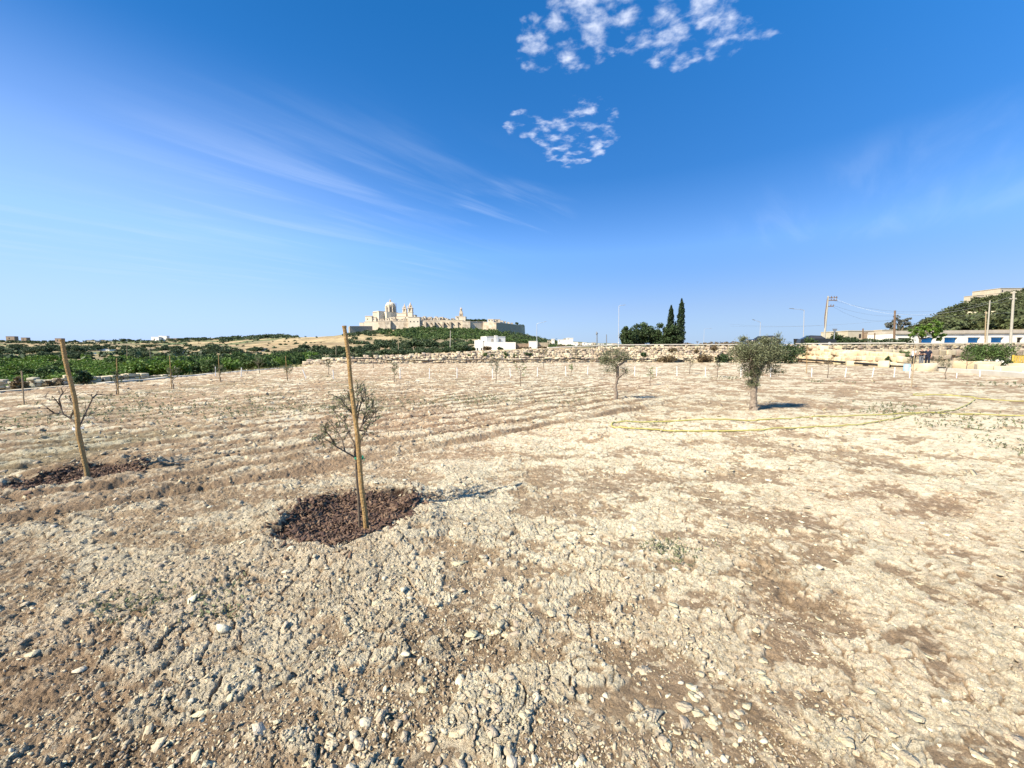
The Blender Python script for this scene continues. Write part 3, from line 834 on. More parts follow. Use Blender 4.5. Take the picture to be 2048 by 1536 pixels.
def sapling(name, label, cat, base, height, spread, rng, nbr, nleaf, leaf, lean=(0, 0), leafmat='olive', trunk_r=.012, fork=.42, group=None, droop=0.0, top_bias=1.0, bare=False):
    root = thing(name, label, cat, base, group)
    mb = MB(); tipx, tipy = lean
    tr = [Vector((tipx * t * t, tipy * t * t, height * .82 * t)) + Vector((rng.normal() * .012 * height, rng.normal() * .012 * height, 0)) * (0 if i in (0,) else 1) for i, t in enumerate(np.linspace(0, 1, 9))]
    tr[0].z = -.05
    mb.tube(tr, [trunk_r * (1 - .62 * i / 8) for i in range(9)], 8)
    P = []; AX = []
    for b in range(nbr):
        t = fork + (1 - fork) * (b + rng.uniform(0, .8)) / nbr; s = tr[0].lerp(tr[-1], t); i = min(7, int(t * 8)); s = tr[i].lerp(tr[i + 1], t * 8 - i)
        a = b * 2.4 + rng.uniform(-.5, .5); l = spread * rng.uniform(.65, 1.15) * (1.15 - .45 * (t - fork) / (1 - fork))
        up = rng.uniform(.5, 1.1) * top_bias - droop
        d = Vector((math.cos(a), math.sin(a), up)).normalized()
        e = s + d * l; pts = [s, s + d * l * .35 + Vector(rng.normal(size=3)) * l * .06, s + d * l * .7 + Vector(rng.normal(size=3)) * l * .08 + Vector((0, 0, l * .05)), e + Vector((0, 0, l * .12 - droop * l * .2))]
        mb.tube(pts, [trunk_r * .42, trunk_r * .3, trunk_r * .2, trunk_r * .1], 5, cap=False)
        for k in range(3 if not bare else 5):
            q = rng.uniform(.25, .95); j = min(2, int(q * 3)); st = pts[j].lerp(pts[j + 1], q * 3 - j)
            dd = (d + Vector(rng.normal(size=3)) * .55 + Vector((0, 0, .25))).normalized(); ll = l * rng.uniform(.25, .55)
            tw = [st, st + dd * ll * .5 + Vector(rng.normal(size=3)) * ll * .07, st + dd * ll]
            mb.tube(tw, [trunk_r * .17, trunk_r * .12, trunk_r * .06], 4, cap=False)
            for _ in range(nleaf):
                w = rng.uniform(.15, 1.05); P.append(st + dd * ll * w + Vector(rng.normal(size=3)) * leaf * .45); AX.append(dd + Vector(rng.normal(size=3)) * .7)
        for _ in range(nleaf):
            w = rng.uniform(.4, 1.03); j = min(2, int(w * 3)); P.append(pts[j].lerp(pts[j + 1], min(1, w * 3 - j)) + Vector(rng.normal(size=3)) * leaf * .5); AX.append(d + Vector(rng.normal(size=3)) * .7)
    hang(mb.build('trunk', [MT['twig']]), root)
    if P:
        v, f = leaves(np.array([tuple(p) for p in P]), leaf, .26, rng, np.array([tuple(p) for p in AX]), .5)
        mesh_np('leaves', [(v, f, 0)], [MT[leafmat]], root)
    return root


rng = np.random.default_rng(77)
_, sb_, st_ = make_stake(733, 1055, 690, 655, 3.47, .0235, .0160, 'tall round yellow wooden stake leaning left beside the nearest sapling', head=True)
b0 = on(719, 1049); b0.z = sb_.z + .01
# the nearest sapling is shaped branch by branch after the photograph
root = thing('olive_sapling', 'young olive sapling with sparse grey green leaves tied to the nearest stake', 'sapling', b0)
Y0 = b0.y
loc = lambda px, py, dy=0.0: at(px, py, Y0 + dy) - b0
mb = MB()
trunk = [Vector((0, 0, -.05)), loc(717, 1000), loc(713, 950), loc(713, 925), loc(710, 908), loc(712, 880, -.01), loc(713, 850, .0)]
mb.tube(trunk, [.0125, .0115, .0105, .010, .0115, .009, .0075], 8)
P, AX = [], []
BR = [((711, 915, 0), (690, 903, -.03), (672, 893, -.05), (655, 880, -.10), (640, 888, -.13)), ((672, 893, -.05), (660, 872, -.10), (650, 860, -.14), (640, 872, -.16)),
      ((690, 903, -.03), (684, 880, .02), (674, 862, .05), (664, 850, .06)), ((712, 890, 0), (700, 872, .03), (690, 855, .06), (672, 850, .1), (652, 852, .12)),
      ((700, 872, .03), (690, 845, .08), (675, 830, .10), (664, 818, .12)), ((713, 870, 0), (724, 850, -.02), (736, 835, -.03), (742, 815, -.02), (748, 800, 0)),
      ((724, 850, -.02), (731, 826, .05), (735, 806, .07), (729, 788, .08)), ((736, 835, -.03), (746, 830, -.06), (752, 815, -.08), (750, 842, -.1)),
      ((713, 850, 0), (712, 825, .02), (704, 805, .03), (697, 786, .03)), ((712, 835, .01), (700, 822, -.04), (688, 808, -.08), (680, 796, -.1)),
      ((713, 850, 0), (718, 820, -.03), (724, 800, -.05), (722, 782, -.06)), ((704, 805, .03), (694, 796, .07), (686, 800, .1), (676, 806, .12)), ((713, 860, 0), (728, 862, .1), (738, 850, .16), (744, 832, .2)),
      ((712, 825, .02), (717, 800, .1), (712, 785, .14), (716, 775, .16)), ((711, 905, 0), (722, 880, .06), (733, 860, .08), (741, 846, .1))]
for br in BR:
    p = [loc(*q) for q in br]; n = len(p)
    mb.tube(p, [.0085 * (1 - .7 * i / (n - 1)) for i in range(n)], 5, cap=False)
    for k in range(8):
        t = rng.uniform(.25, 1) * (n - 1); i = min(n - 2, int(t)); s = p[i].lerp(p[i + 1], t - i); d = ((p[i + 1] - p[i]).normalized() + Vector(rng.normal(size=3)) * .7 + Vector((0, 0, .25))).normalized()
        l = rng.uniform(.05, .13); mb.tube([s, s + d * l * .5 + Vector(rng.normal(size=3)) * .006, s + d * l], [.0034, .0026, .0016], 4, cap=False)
        for _ in range(6):
            P.append(s + d * l * rng.uniform(.2, 1.05) + Vector(rng.normal(size=3)) * .011); AX.append(d + Vector(rng.normal(size=3)) * .6)
hang(mb.build('trunk', [MT['twig']]), root)
v, f = leaves(np.array([tuple(q) for q in P]), .040, .26, rng, np.array([tuple(q) for q in AX]), .4)
mesh_np('leaves', [(v, f, 0)], [MT['olive']], root)
mb = MB(); c0 = at(718, 917, Y0) ; ring = []
for k in range(15):
    a = k / 14 * 2 * math.pi; ring.append(c0 + Vector((.036 * math.cos(a), .034 * math.sin(a), .004 * math.sin(a * 2))))
mb.tube(ring, .0055, 6, cap=False); mb.tube([c0 + Vector((.036, 0, 0)), c0 + Vector((.055, -.01, .010)), c0 + Vector((.05, -.015, -.02))], .003, 5)
mb.tube([q + Vector((0, 0, .012)) for q in ring], .0055, 6, cap=False)
tag(mb.build('plant_tie', [MT['green']]), 'bright green tie binding the nearest sapling to its stake', 'tie')

_, sb2, st2 = make_stake(175, 955, 125, 683, 4.87, .025, .021, 'thick brown wooden stake leaning left at the left of the field', m='stake', head=True)
b1 = on(170, 951); b1.z = sb2.z
root = thing('bare_sapling', 'leafless sapling with two forked branches behind the left stake', 'sapling', b1); Y1 = b1.y + .05
loc = lambda px, py, dy=0.0: at(px, py, Y1 + dy) - b1
mb = MB()
mb.tube([Vector((0, 0, -.05)), loc(168, 905), loc(161, 870), loc(157, 850), loc(153, 840)], [.016, .014, .012, .011, .009], 8)
for br in (((157, 850), (140, 836), (126, 828), (122, 815), (112, 800), (104, 792)), ((126, 828), (108, 826), (94, 815), (82, 806)), ((122, 815), (118, 798), (126, 785), (122, 776)), ((159, 852), (168, 832), (178, 812), (185, 796), (182, 788)), ((185, 796), (192, 790), (200, 788)),
           ((112, 800), (100, 800), (86, 792)), ((140, 836), (150, 818), (142, 802), (138, 790)), ((168, 832), (178, 830), (182, 822)), ((108, 826), (98, 830), (88, 828)), ((153, 840), (148, 820), (152, 800), (146, 786))):
    p = [loc(x, y, rng.normal() * .05) for x, y in br]; n = len(p); mb.tube(p, [.0115 * (1 - .65 * i / (n - 1)) for i in range(n)], 5, cap=False)
    for k in range(4):
        t = rng.uniform(.3, 1) * (n - 1); i = min(n - 2, int(t)); s = p[i].lerp(p[i + 1], t - i); d = ((p[i + 1] - p[i]).normalized() + Vector(rng.normal(size=3)) * .7).normalized()
        mb.tube([s, s + d * rng.uniform(.05, .16)], [.004, .002], 4, cap=False)
hang(mb.build('trunk', [MT['twig']]), root)

c0 = at(156.5, 858, b1.y); ring = [c0 + Vector((.05 * math.cos(k / 7 * math.pi), .045 * math.sin(k / 7 * math.pi), .006 * math.sin(k))) for k in range(15)]
mb = MB(); mb.tube(ring, .005, 6, cap=False); mb.tube([q + Vector((0, 0, .014)) for q in ring], .005, 6, cap=False)
tag(mb.build('plant_tie', [MT['pvc']]), 'pale tie holding the bare sapling to the left stake', 'tie')

SAP = [  # px, base row, crown top row, crown half width px, leaf kind, density, label, category
    (747, 737, 697, 15, 'ever', 1.6, 'dense dark green young tree before the left end of the stone wall', 'young tree'),
    (789, 765, 722, 9, 'olive', 1.2, 'small round headed sapling behind and right of the nearest stake', 'sapling'),
    (992, 767, 716, 13, 'olive', 1.0, 'upright sapling with rusty green tuft below the white house', 'sapling'),
    (1041, 775, 721, 15, 'fig', .35, 'open sapling with few yellow green leaves on thin forked branches', 'sapling'),
    (1087, 736, 697, 14, 'ever', 1.1, 'bushy dark young tree close to the rubble wall, right of the white house', 'young tree'),
    (1150, 736, 696, 11, 'ever', 1.2, 'narrow dark green young tree close to the rubble wall, left of the smaller olive', 'young tree'),
    (1143, 747, 728, 4, 'fig', .5, 'tiny yellowish seedling just left of the narrow dark young tree', 'seedling'),
    (1300, 770, 733, 8, 'fig', .3, 'tiny sparse yellowish sapling right of the smaller olive tree', 'sapling'),
    (1379, 748, 711, 11, 'olive', .8, 'thin sapling with flat dark top midway between the two olive trees', 'sapling'),
    (1435, 755, 714, 9, 'olive', .7, 'thin drooping sapling just left of the larger olive tree', 'sapling'),
    (1655, 757, 712, 13, 'dry', .9, 'brownish sapling before the limestone blocks, right of the larger olive', 'sapling'),
    (1822, 742, 713, 8, 'olive', .9, 'thin sapling beside the pale blue barrel', 'sapling'),
    (1874, 741, 712, 11, 'ever', .9, 'short bushy sapling right of the three people', 'sapling'),
    (1890, 758, 717, 13, 'olive', .9, 'staked sapling with round head in front of the pale concrete edge', 'sapling'),
    (1932, 746, 702, 13, 'olive', 1.0, 'tall thin sapling against the big green bush at the right', 'sapling'),
    (575, 762, 728, 10, 'olive', 1.1, 'small round sapling left of the wall end', 'sapling'),
    (519, 748, 712, 10, 'olive', 1.0, 'slim sapling in front of the orchard, above the pale stone edging', 'sapling'),
    (441, 765, 728, 12, 'olive', .9, 'sapling beside the second white peg from the left', 'sapling'),
    (346, 778, 731, 13, 'olive', 1.2, 'dark headed staked sapling at the left field edge', 'sapling'),
    (234, 790, 734, 12, 'ever', 1.2, 'dark round headed sapling tied to a stake beside the field edge', 'sapling'),
    (620, 727, 708, 8, 'ever', .9, 'dark little tree at the very left end of the rubble wall', 'young tree'),
    (658, 749, 717, 7, 'olive', .9, 'thin sapling just left of the nearest stake, near the wall', 'sapling'),
    (706, 722, 710, 6, 'olive', .9, 'small grey green shrub on the wall foot behind the nearest stake', 'shrub'),
]
for i, (px, yb, yt, hw, kind, den, lab, cat) in enumerate(SAP):
    r_ = np.random.default_rng(300 + i); b = on(px, yb); k = b.y / FPX
    b.z = land1(b.x, b.y); H = (yb - yt) * k
    sapling('young_tree' if cat == 'young tree' else 'shrub' if cat == 'shrub' else 'sapling', lab, cat, b, H, hw * k * 1.15, r_, 9 if den > .5 else 6, int(11 * den) + 1, (.045 if den > .5 else .06) * (1 + b.y / 55), leafmat=kind, trunk_r=.012 + .0004 * b.y, fork=.40, lean=(r_.normal() * .04, 0))
    mb_ = None
for px, y0, y1, py, lab in ((237, 790, 717, 0, 'thin timber stake holding the dark sapling by the field edge'), (343, 778, 711, 0, 'thin timber stake behind the dark headed sapling at the left'), (440, 762, 709, 0, 'slim stake beside the sapling near the second white peg'),
                        (48, 810, 742, 0, 'grey weathered stake at the far left of the field'), (1613, 748, 690, 0, 'tall thin reddish stake standing alone right of the larger olive'), (1823, 774, 690, 0, 'tall dark stake in front of the pale blue barrel'), (574, 760, 712, 0, 'thin stake rising above the round sapling left of the wall end'), (787, 722, 704, 0, 'short grey post standing against the rubble wall behind the nearest stake')):
    make_stake(px, y0, px + (px - 1024) * .004 + (4 if px > 1700 else -1), y1, 0, .017 + .002 * (px > 1500), .015, lab, m='stakeold' if px in (48, 1823, 787) else 'stake')

# white marker pegs in a line across the field
PEGS = [(605, 739, 613, 757), (666, 740, 667, 759), (800, 738, 800, 757), (859, 737, 859, 758), (914, 736, 914, 757), (985, 736, 985, 757), (1020, 737, 1021, 755), (1075, 735, 1075, 753), (1131, 733, 1132, 752), (1176, 733, 1175, 750),
        (1270, 733, 1269, 752), (1314, 735, 1313, 752), (1354, 733, 1354, 753), (1411, 735, 1411, 753), (1482, 735, 1482, 755), (1542, 735, 1541, 753), (1624, 736, 1623, 754), (1693, 736, 1690, 754), (1748, 736, 1744, 755), (1790, 735, 1788, 755), (1821, 735, 1819, 755),
        (1914, 746, 1913, 755), (1960, 741, 1960, 754), (2001, 736, 2002, 746), (2046, 742, 2046, 754), (431, 734, 431, 753), (483, 736, 482, 754)]
for i, (xt, yt, xb, yb) in enumerate(PEGS):
    b = on(xb, yb); b.z = land1(b.x, b.y); t = at(xt, yt, b.y)
    mb = MB(); mb.tube([Vector((0, 0, -.06)), (t - b)], .021, 8)
    mb.tube([(t - b) * .985, (t - b) * 1.03], .026, 8)
    o = mb.build('marker_peg', [MT['pvc']]); o.location = b
    special = {0: 'white peg leaning left, first beyond the nearest stake on its left', 2: 'white peg beside the small round headed sapling right of the nearest stake', 21: 'short white peg before the pale concrete edging, right of the people', 24: 'white peg at the right edge of the photo', 25: 'white peg farthest left, above the stone edging', 26: 'second white peg from the left, above the stone edging'}
    tag(o, special.get(i, 'thin white plastic peg upright in the row across the middle of the field'), 'peg', 'white pegs in a row across the field')

# ------------------------------------------------------------------ the two olive trees
def olive(label, px, yb, trunk, limbs, crowns, nleaf, seed, crown_kind='olive'):
    r_ = np.random.default_rng(seed); b = on(px, yb); b.z = land1(b.x, b.y) + .01; Y = b.y
    lo = lambda x, y, dy=0: at(x, y, Y + dy) - b
    root = thing('olive_tree', label, 'olive tree', b); k = Y / FPX
    mb = MB(); pts = [lo(x, y) for x, y, w in trunk]; rad = [w * k for x, y, w in trunk]
    fine_p = []; fine_r = []
    for i in range(len(pts) - 1):
        for j in range(4):
            t = j / 4; fine_p.append(pts[i].lerp(pts[i + 1], t) + Vector(r_.normal(size=3)) * rad[i] * .10); fine_r.append((rad[i] * (1 - t) + rad[i + 1] * t) * r_.uniform(.90, 1.12))
    fine_p.append(pts[-1]); fine_r.append(rad[-1]); fine_p[0] = Vector((0, 0, -.08)); mb.tube(fine_p, fine_r, 12)
    for lim in limbs:
        p = [lo(*q[:2], q[2]) for q in lim]; mb.tube(p, [q[3] * k for q in lim], 8)
    ends = [Vector(lo(*l[-1][:2], l[-1][2])) for l in limbs]
    P = []
    for cx, cy, dy, rx, ry, wt, ncl in crowns:
        c = lo(cx, cy, dy); R_ = (rx * k, rx * k * .9, ry * k)
        q = crown_pts(r_, int(nleaf * wt), R_, ncl, .30 * min(rx, ry) * k + .04, .25, -1.0, tuple(c), True); P.append(q)
        for _ in range(int(9 * wt ** .5) + 4):                                                 # thin branches inside the crown
            e = c + Vector([r_.normal() * R_[0] * .5, r_.normal() * R_[1] * .5, r_.normal() * R_[2] * .5]); s = min(ends, key=lambda u: (u - c).length)
            mb.tube([s, s.lerp(e, .5) + Vector(r_.normal(size=3)) * .04, e], [.010, .007, .003], 5, cap=False)
    hang(mb.build('trunk', [MT['obark']], smooth=True), root)
    P = np.concatenate(P); ax = np.array([0, 0, .5]) + r_.normal(size=P.shape)
    v, f = leaves(P, .052, .27, r_, ax, .5); mesh_np('crown', [(v, f, 0)], [MT[crown_kind]], root)
    return root


olive('larger olive tree with thick pale trunk and full grey green crown', 1506, 821,
      [(1507, 823, 8), (1506, 812, 6.5), (1508, 795, 5.7), (1507, 780, 6.0), (1511, 765, 5.4), (1513, 752, 4.6)],
      [[(1512, 756, 0, 4.6), (1505, 740, 0, 3.8), (1500, 722, -.1, 3.2)], [(1514, 754, 0, 4.6), (1522, 738, .05, 3.6), (1533, 722, .05, 2.6)], [(1513, 754, .0, 5), (1514, 735, .25, 4), (1512, 712, .3, 2)]],
      [(1516, 708, 0, 42, 27, 1.0, 60), (1494, 700, -.15, 26, 22, .35, 26), (1540, 704, .1, 30, 22, .38, 26), (1506, 740, .0, 27, 17, .30, 22), (1488, 678, 0, 9, 12, .05, 10), (1556, 682, .1, 9, 14, .05, 10), (1545, 738, 0, 22, 10, .09, 16), (1506, 765, .0, 11, 12, .12, 12), (1471, 712, 0, 14, 20, .07, 14), (1525, 683, 0, 26, 9, .16, 20)], 6200, 401)
olive('smaller thinner olive tree with crooked dark trunk and loose one sided crown', 1231, 801,
      [(1231, 803, 4.6), (1232, 788, 3.6), (1230, 775, 3.4), (1233, 764, 3.0), (1235, 755, 2.6)],
      [[(1235, 757, 0, 2.6), (1243, 750, -.05, 2.2), (1251, 743, -.08, 1.4)], [(1234, 758, 0, 2.7), (1235, 745, .05, 3.0), (1235, 732, .05, 3.4), (1245, 726, .05, 2.0), (1256, 719, .1, 1.2)], [(1235, 735, .05, 3), (1231, 728, .1, 2.2), (1222, 720, .1, 1.2)]],
      [(1222, 718, .05, 24, 16, .42, 26), (1238, 708, .05, 26, 12, .34, 24), (1210, 724, 0, 12, 12, .10, 12), (1252, 716, .1, 16, 11, .14, 14), (1220, 740, 0, 22, 12, .12, 20), (1250, 740, .05, 14, 12, .11, 14), (1203, 716, .1, 10, 8, .05, 8)], 3100, 402)

# ------------------------------------------------------------------ yellow hose
hp = [(2300, 842), (2048, 834), (1900, 830), (1846, 829), (1760, 832), (1690, 834), (1614, 836), (1573, 840), (1490, 843), (1407, 844), (1283, 845.5), (1237, 847), (1224, 850.5), (1226, 855), (1237, 857.5), (1266, 860), (1340, 862), (1407, 863), (1502, 863.5), (1573, 859), (1697, 852), (1765, 844), (1821, 835), (1883, 825), (1929, 814), (1949, 802), (1940, 797), (1904, 793), (1866, 790), (1838, 790), (1826, 791.5), (1840, 793), (1904, 794), (1966, 801), (2048, 805), (2300, 812)]
pts = []
for i in range(len(hp) - 1):
    for j in range(6):
        t = j / 6; p0 = hp[max(i - 1, 0)]; p1 = hp[i]; p2 = hp[i + 1]; p3 = hp[min(i + 2, len(hp) - 1)]
        q = [.5 * (2 * p1[k] + (p2[k] - p0[k]) * t + (2 * p0[k] - 5 * p1[k] + 4 * p2[k] - p3[k]) * t * t + (3 * p1[k] - p0[k] - 3 * p2[k] + p3[k]) * t ** 3) for k in (0, 1)]
        pts.append(on(*q))
a_ = np.array([tuple(p) for p in pts]); a_[:, 2] = soil_z(a_[:, 0], a_[:, 1]) + .022
a_[1:-1, 2] = np.maximum(a_[1:-1, 2], (a_[:-2, 2] + a_[2:, 2]) / 2)
mb = MB(); mb.tube([Vector(p) for p in a_], .0135, 8); tag(mb.build('garden_hose', [MT['hose']], smooth=True), 'long yellow hose looped across the pale soil at the right', 'hose')


# ------------------------------------------------------------------ stone walls
def P2(px, py, Y):
    v = at(px, py, Y); return v.x, v.y


def wall_stones(rng, path, zb, zt, size, gap=.0, boxy=3.2, jit=.14, batter=.0, depth=.5, base=None, skip=0.0):
    """rough courses of stones along a path of (x, y); zb, zt heights along the path (arrays)"""
    p = np.array(path, float); seg = np.hypot(*np.diff(p, axis=0).T); s = np.concatenate([[0], np.cumsum(seg)])
    C, D, A = [], [], []; zlo = 0.0; row = 0
    hmax = float(np.max(np.array(zt) - np.array(zb)))
    while zlo < hmax:
        h = size * rng.uniform(.55, .95); t = rng.uniform(0, size)
        while t < s[-1]:
            w = size * rng.uniform(.7, 1.75); q = min(t + w / 2, s[-1]); x, y = np.interp(q, s, p[:, 0]), np.interp(q, s, p[:, 1]); i = min(len(seg) - 1, np.searchsorted(s, q) - 1)
            a = math.atan2(p[i + 1, 1] - p[i, 1], p[i + 1, 0] - p[i, 0]); b, e = np.interp(q, s, zb), np.interp(q, s, zt)
            if zlo + h * .7 < (e - b) * rng.uniform(.9, 1.02) and rng.uniform() > skip:
                o = zlo * batter + rng.normal() * .05; hh = h * rng.uniform(.8, 1.15)
                C.append((x - math.sin(a) * (o + depth * .3), y + math.cos(a) * (o + depth * .3), b + zlo + h / 2 + rng.normal() * .02)); D.append((w * .53, depth * rng.uniform(.45, .7), hh * .56)); A.append(a + rng.normal() * .08)
            t += w + gap
        zlo += h; row += 1
    return stones(np.array(C), np.array(D), rng, boxy * 2.2, jit * .6, base or CUBE, np.array(A), .06)


r_ = np.random.default_rng(900)
WP = [P2(605, 727, 44.4), P2(700, 727, 45.2), P2(800, 728, 46.0), P2(900, 727, 47.0), P2(1000, 727, 48.2), P2(1100, 725, 49.2), P2(1240, 724, 50.6), P2(1360, 724, 50.9), P2(1480, 725, 51.2), P2(1600, 726, 51.2)]
up = [(x, y + .75) for x, y in WP]
T_ = np.interp([p[0] for p in WP], TX, TV)
ztop = np.array([EYE - (row - HORIZ) * (p[1] + 1.4) / FPX for row, p in zip((718, 713, 708.5, 703.5, 699.5, 696.5, 691, 690.3, 690.2, 690.2), WP)])
lowz = np.array([.30, .55, .62, .62, .62, .65, .72, .78, .62, .5])
c1 = wall_stones(r_, WP, [-.05] * 10, lowz, .31, boxy=4.5, jit=.12, depth=.5)
c2 = wall_stones(r_, up, [.25] * 10, ztop, .30, boxy=3.4, jit=.20, batter=.35, depth=.5)
c3 = wall_stones(r_, [(x, y + .5) for x, y in WP], lowz - .15, lowz + .25, .25, boxy=2.5, jit=.25, depth=.6, skip=.35)
wall = thing('rubble_wall', 'long pale dry stone rubble wall closing the far side of the field', 'stone wall', (WP[4][0], WP[4][1], 0))
def under(o, root): o.parent = root; o.matrix_parent_inverse = Matrix.Translation(-root.location); return o
under(mesh_np('lower_course', [(*c1, 0)], [MT['rubble']]), wall); under(mesh_np('upper_bank', [(*c2, 0), (*c3, 0)], [MT['rubble']]), wall)
mb = MB()
for i in range(5, 9):
    a, b = Vector((*up[i], ztop[i] + .02)), Vector((*up[i + 1], ztop[i + 1] + .02)); d = (b - a).normalized(); n_ = Vector((-d.y, d.x, 0))
    mb.add([a + n_ * .45, a + n_ * 1.3, b + n_ * 1.3, b + n_ * .45] + [q + Vector((0, 0, .12)) for q in (a + n_ * .45, a + n_ * 1.3, b + n_ * 1.3, b + n_ * .45)], [(4, 5, 6, 7), (0, 1, 5, 4), (1, 2, 6, 5), (2, 3, 7, 6), (3, 0, 4, 7)])
under(mb.build('coping', [MT['concrete']]), wall)
# black water pipe along the wall foot
pp = [(-1 + WP[1][0] + 3, 0)]
pts = []
for i in range(60):
    t = i / 59; x = WP[1][0] + (WP[6][0] - WP[1][0] + 9) * t; y = np.interp(x, [p[0] for p in WP], [p[1] for p in WP]) - .42
    z = .44 + .05 * math.sin(i * .9) + .04 * math.sin(i * .37) + (.12 if t < .1 else 0) - .22 * sst(np.array([t]), .75, 1.0)[0]
    pts.append((x, y, z))
mb = MB(); mb.tube(pts, .05, 7); tag(mb.build('water_pipe', [MT['black']], smooth=True), 'black plastic pipe running along the foot of the rubble wall', 'pipe')
# low wall of tumbled stones beyond the left edge, and the pale edging of the field
pth = [(-40, 20), (-33, 23.2), (-29.2, 25.5), (-27.2, 28.5), (-25.8, 31)]
zb = [land1(*p) - .1 for p in pth]
c = wall_stones(r_, pth, zb, [z + h for z, h in zip(zb, (.95, .95, .9, .85, .4))], .28, boxy=3.0, jit=.16, depth=.6)
tag(mesh_np('field_wall', [(*c, 0)], [MT['lime']]), 'low dry stone wall in front of the green orchard at the far left', 'stone wall')
n = 24; yy = r_.uniform(29, 37, n); xx = -23.2 + r_.normal(size=n) * .9; D = r_.uniform(.22, .45, n)[:, None] * np.stack([r_.uniform(.8, 1.4, n), r_.uniform(.7, 1.1, n), r_.uniform(.5, .9, n)], 1)
proto = [stones(np.zeros((1, 3)), np.array([[1, 1, 1.]]), r_, 3.5, .2, ICO2) for _ in range(3)]; proto = [mesh_np('boulder', [(*c, 0)], [MT['lime']], link=False).data for c in proto]
for i in range(n):
    o = bpy.data.objects.new('boulder', proto[i % 3]); COL.objects.link(o); o.location = (xx[i], yy[i], land1(xx[i], yy[i]) + D[i, 2] * .5); o.scale = D[i]; o.rotation_euler = (0, 0, r_.uniform(0, 6))
    tag(o, 'pale boulder in the tumbled heap between the field edging and the orchard', 'rock', 'pale boulders heaped below the field edging')


def edging(name, pts, w, h, m, label, cat):
    mb = MB(); prev = None
    for i in range(len(pts) - 1):
        a, b = Vector(pts[i]), Vector(pts[i + 1]); d = (b - a); n_ = Vector((-d.y, d.x, 0)).normalized() * w / 2
        V = [a - n_, a + n_, b + n_, b - n_]; mb.add([v - Vector((0, 0, .3)) for v in V] + [v + Vector((0, 0, h)) for v in V], [(4, 5, 6, 7), (0, 1, 5, 4), (1, 2, 6, 5), (2, 3, 7, 6), (3, 0, 4, 7)])
    return tag(mb.build(name, [m]), label, cat)


edging('stone_edging', [(-19.35 - .05 * (y - 15), y, .01 + .01 * math.sin(y)) for y in (8, 11.5, 14.2, 17.5)], .35, .05, MT['lime'], 'broken pale stone edging at the near left of the field', 'edging')
edging('stone_edging', [(-19.45 - .05 * (y - 15) + .05 * math.sin(y), y, -.01 + .02 * math.sin(y * 2)) for y in np.arange(18.5, 37.5, 1.2)], .30, .07, MT['concrete'], 'pale concrete edging along the left edge of the field', 'edging')
edging('concrete_edging', [(28.9, 20.5, .05), (29.8, 22.6, .06), (31.2, 26, .06), (31.9, 28.6, .04)], .9, .22, MT['concrete'], 'broad pale concrete edging curving along the right of the field', 'edging')

# large limestone blocks stepped up the right bank, and the boundary walls behind them
bl = [P2(1600, 726, 51.0), P2(1655, 729, 45.5), P2(1720, 733, 40.5), P2(1790, 737, 36.5)]
blk = thing('block_wall', 'stepped wall of big squared limestone blocks left of the three people', 'stone wall', (bl[1][0], bl[1][1], 0))
ch = []
for k, (off, zb0, zt0) in enumerate(((0, (-.1, -.1, -.1, -.1), (.75, .7, .62, .55)), (.55, (.6, .55, .5, .45), (1.45, 1.35, 1.15, .95)), (1.15, (1.3, 1.2, 1.0, .8), (2.1, 1.95, 1.6, 1.1)))):
    pth = [(x + off * .95, y + off * .30) for x, y in bl]
    ch.append((*wall_stones(r_, pth, list(zb0), list(zt0), .5, boxy=7, jit=.06, depth=.7), 0))
under(mesh_np('blocks', ch, [MT['block']]), blk)
pth = [(x - .55, y - .1) for x, y in bl]
mb = MB(); mb.tube([(x, y, .42 - .10 * i + .03 * math.sin(i)) for i, (x, y) in enumerate(pth)], .11, 8); mb.tube([(pth[-1][0], pth[-1][1], .12), (pth[-1][0] + 1.2, pth[-1][1] - 3.6, .10)], .07, 7)
tag(mb.build('drain_pipe', [MT['black']], smooth=True), 'thick black pipe along the foot of the limestone block wall', 'pipe')
bw = [(41.3, 49.0), (50, 48.6), (60, 48.6), (78, 48.8)]
bwall = thing('boundary_wall', 'weathered retaining wall of mixed large stones behind the three people', 'stone wall', (50, 48.6, 0))
under(mesh_np('lower_courses', [(*wall_stones(r_, bw, [-.1] * 4, [1.55, 1.6, 1.65, 1.7], .75, boxy=6, jit=.09, depth=.9), 0)], [MT['greystone']]), bwall)
under(mesh_np('upper_courses', [(*wall_stones(r_, [(37.6, 51.6)] + [(x, y + 1.0) for x, y in bw], [1.5] * 5, [2.35, 2.36, 2.38, 2.42, 2.45], .34, boxy=3, jit=.2, depth=.5), 0)], [MT['greystone']]), bwall)
mb = MB()
for a, b in (((38, 52.3), (50, 50.0)), ((50, 50.0), (80, 50.2))):
    a, b = Vector((*a, 2.36)), Vector((*b, 2.44)); d = (b - a).normalized(); n_ = Vector((-d.y, d.x, 0)); V = [a - n_ * .3, a + n_ * .3, b + n_ * .3, b - n_ * .3]
    mb.add(V + [v + Vector((0, 0, .14)) for v in V], [(4, 5, 6, 7), (0, 1, 5, 4), (1, 2, 6, 5), (2, 3, 7, 6), (3, 0, 4, 7)])
under(mb.build('coping', [MT['concrete']]), bwall)
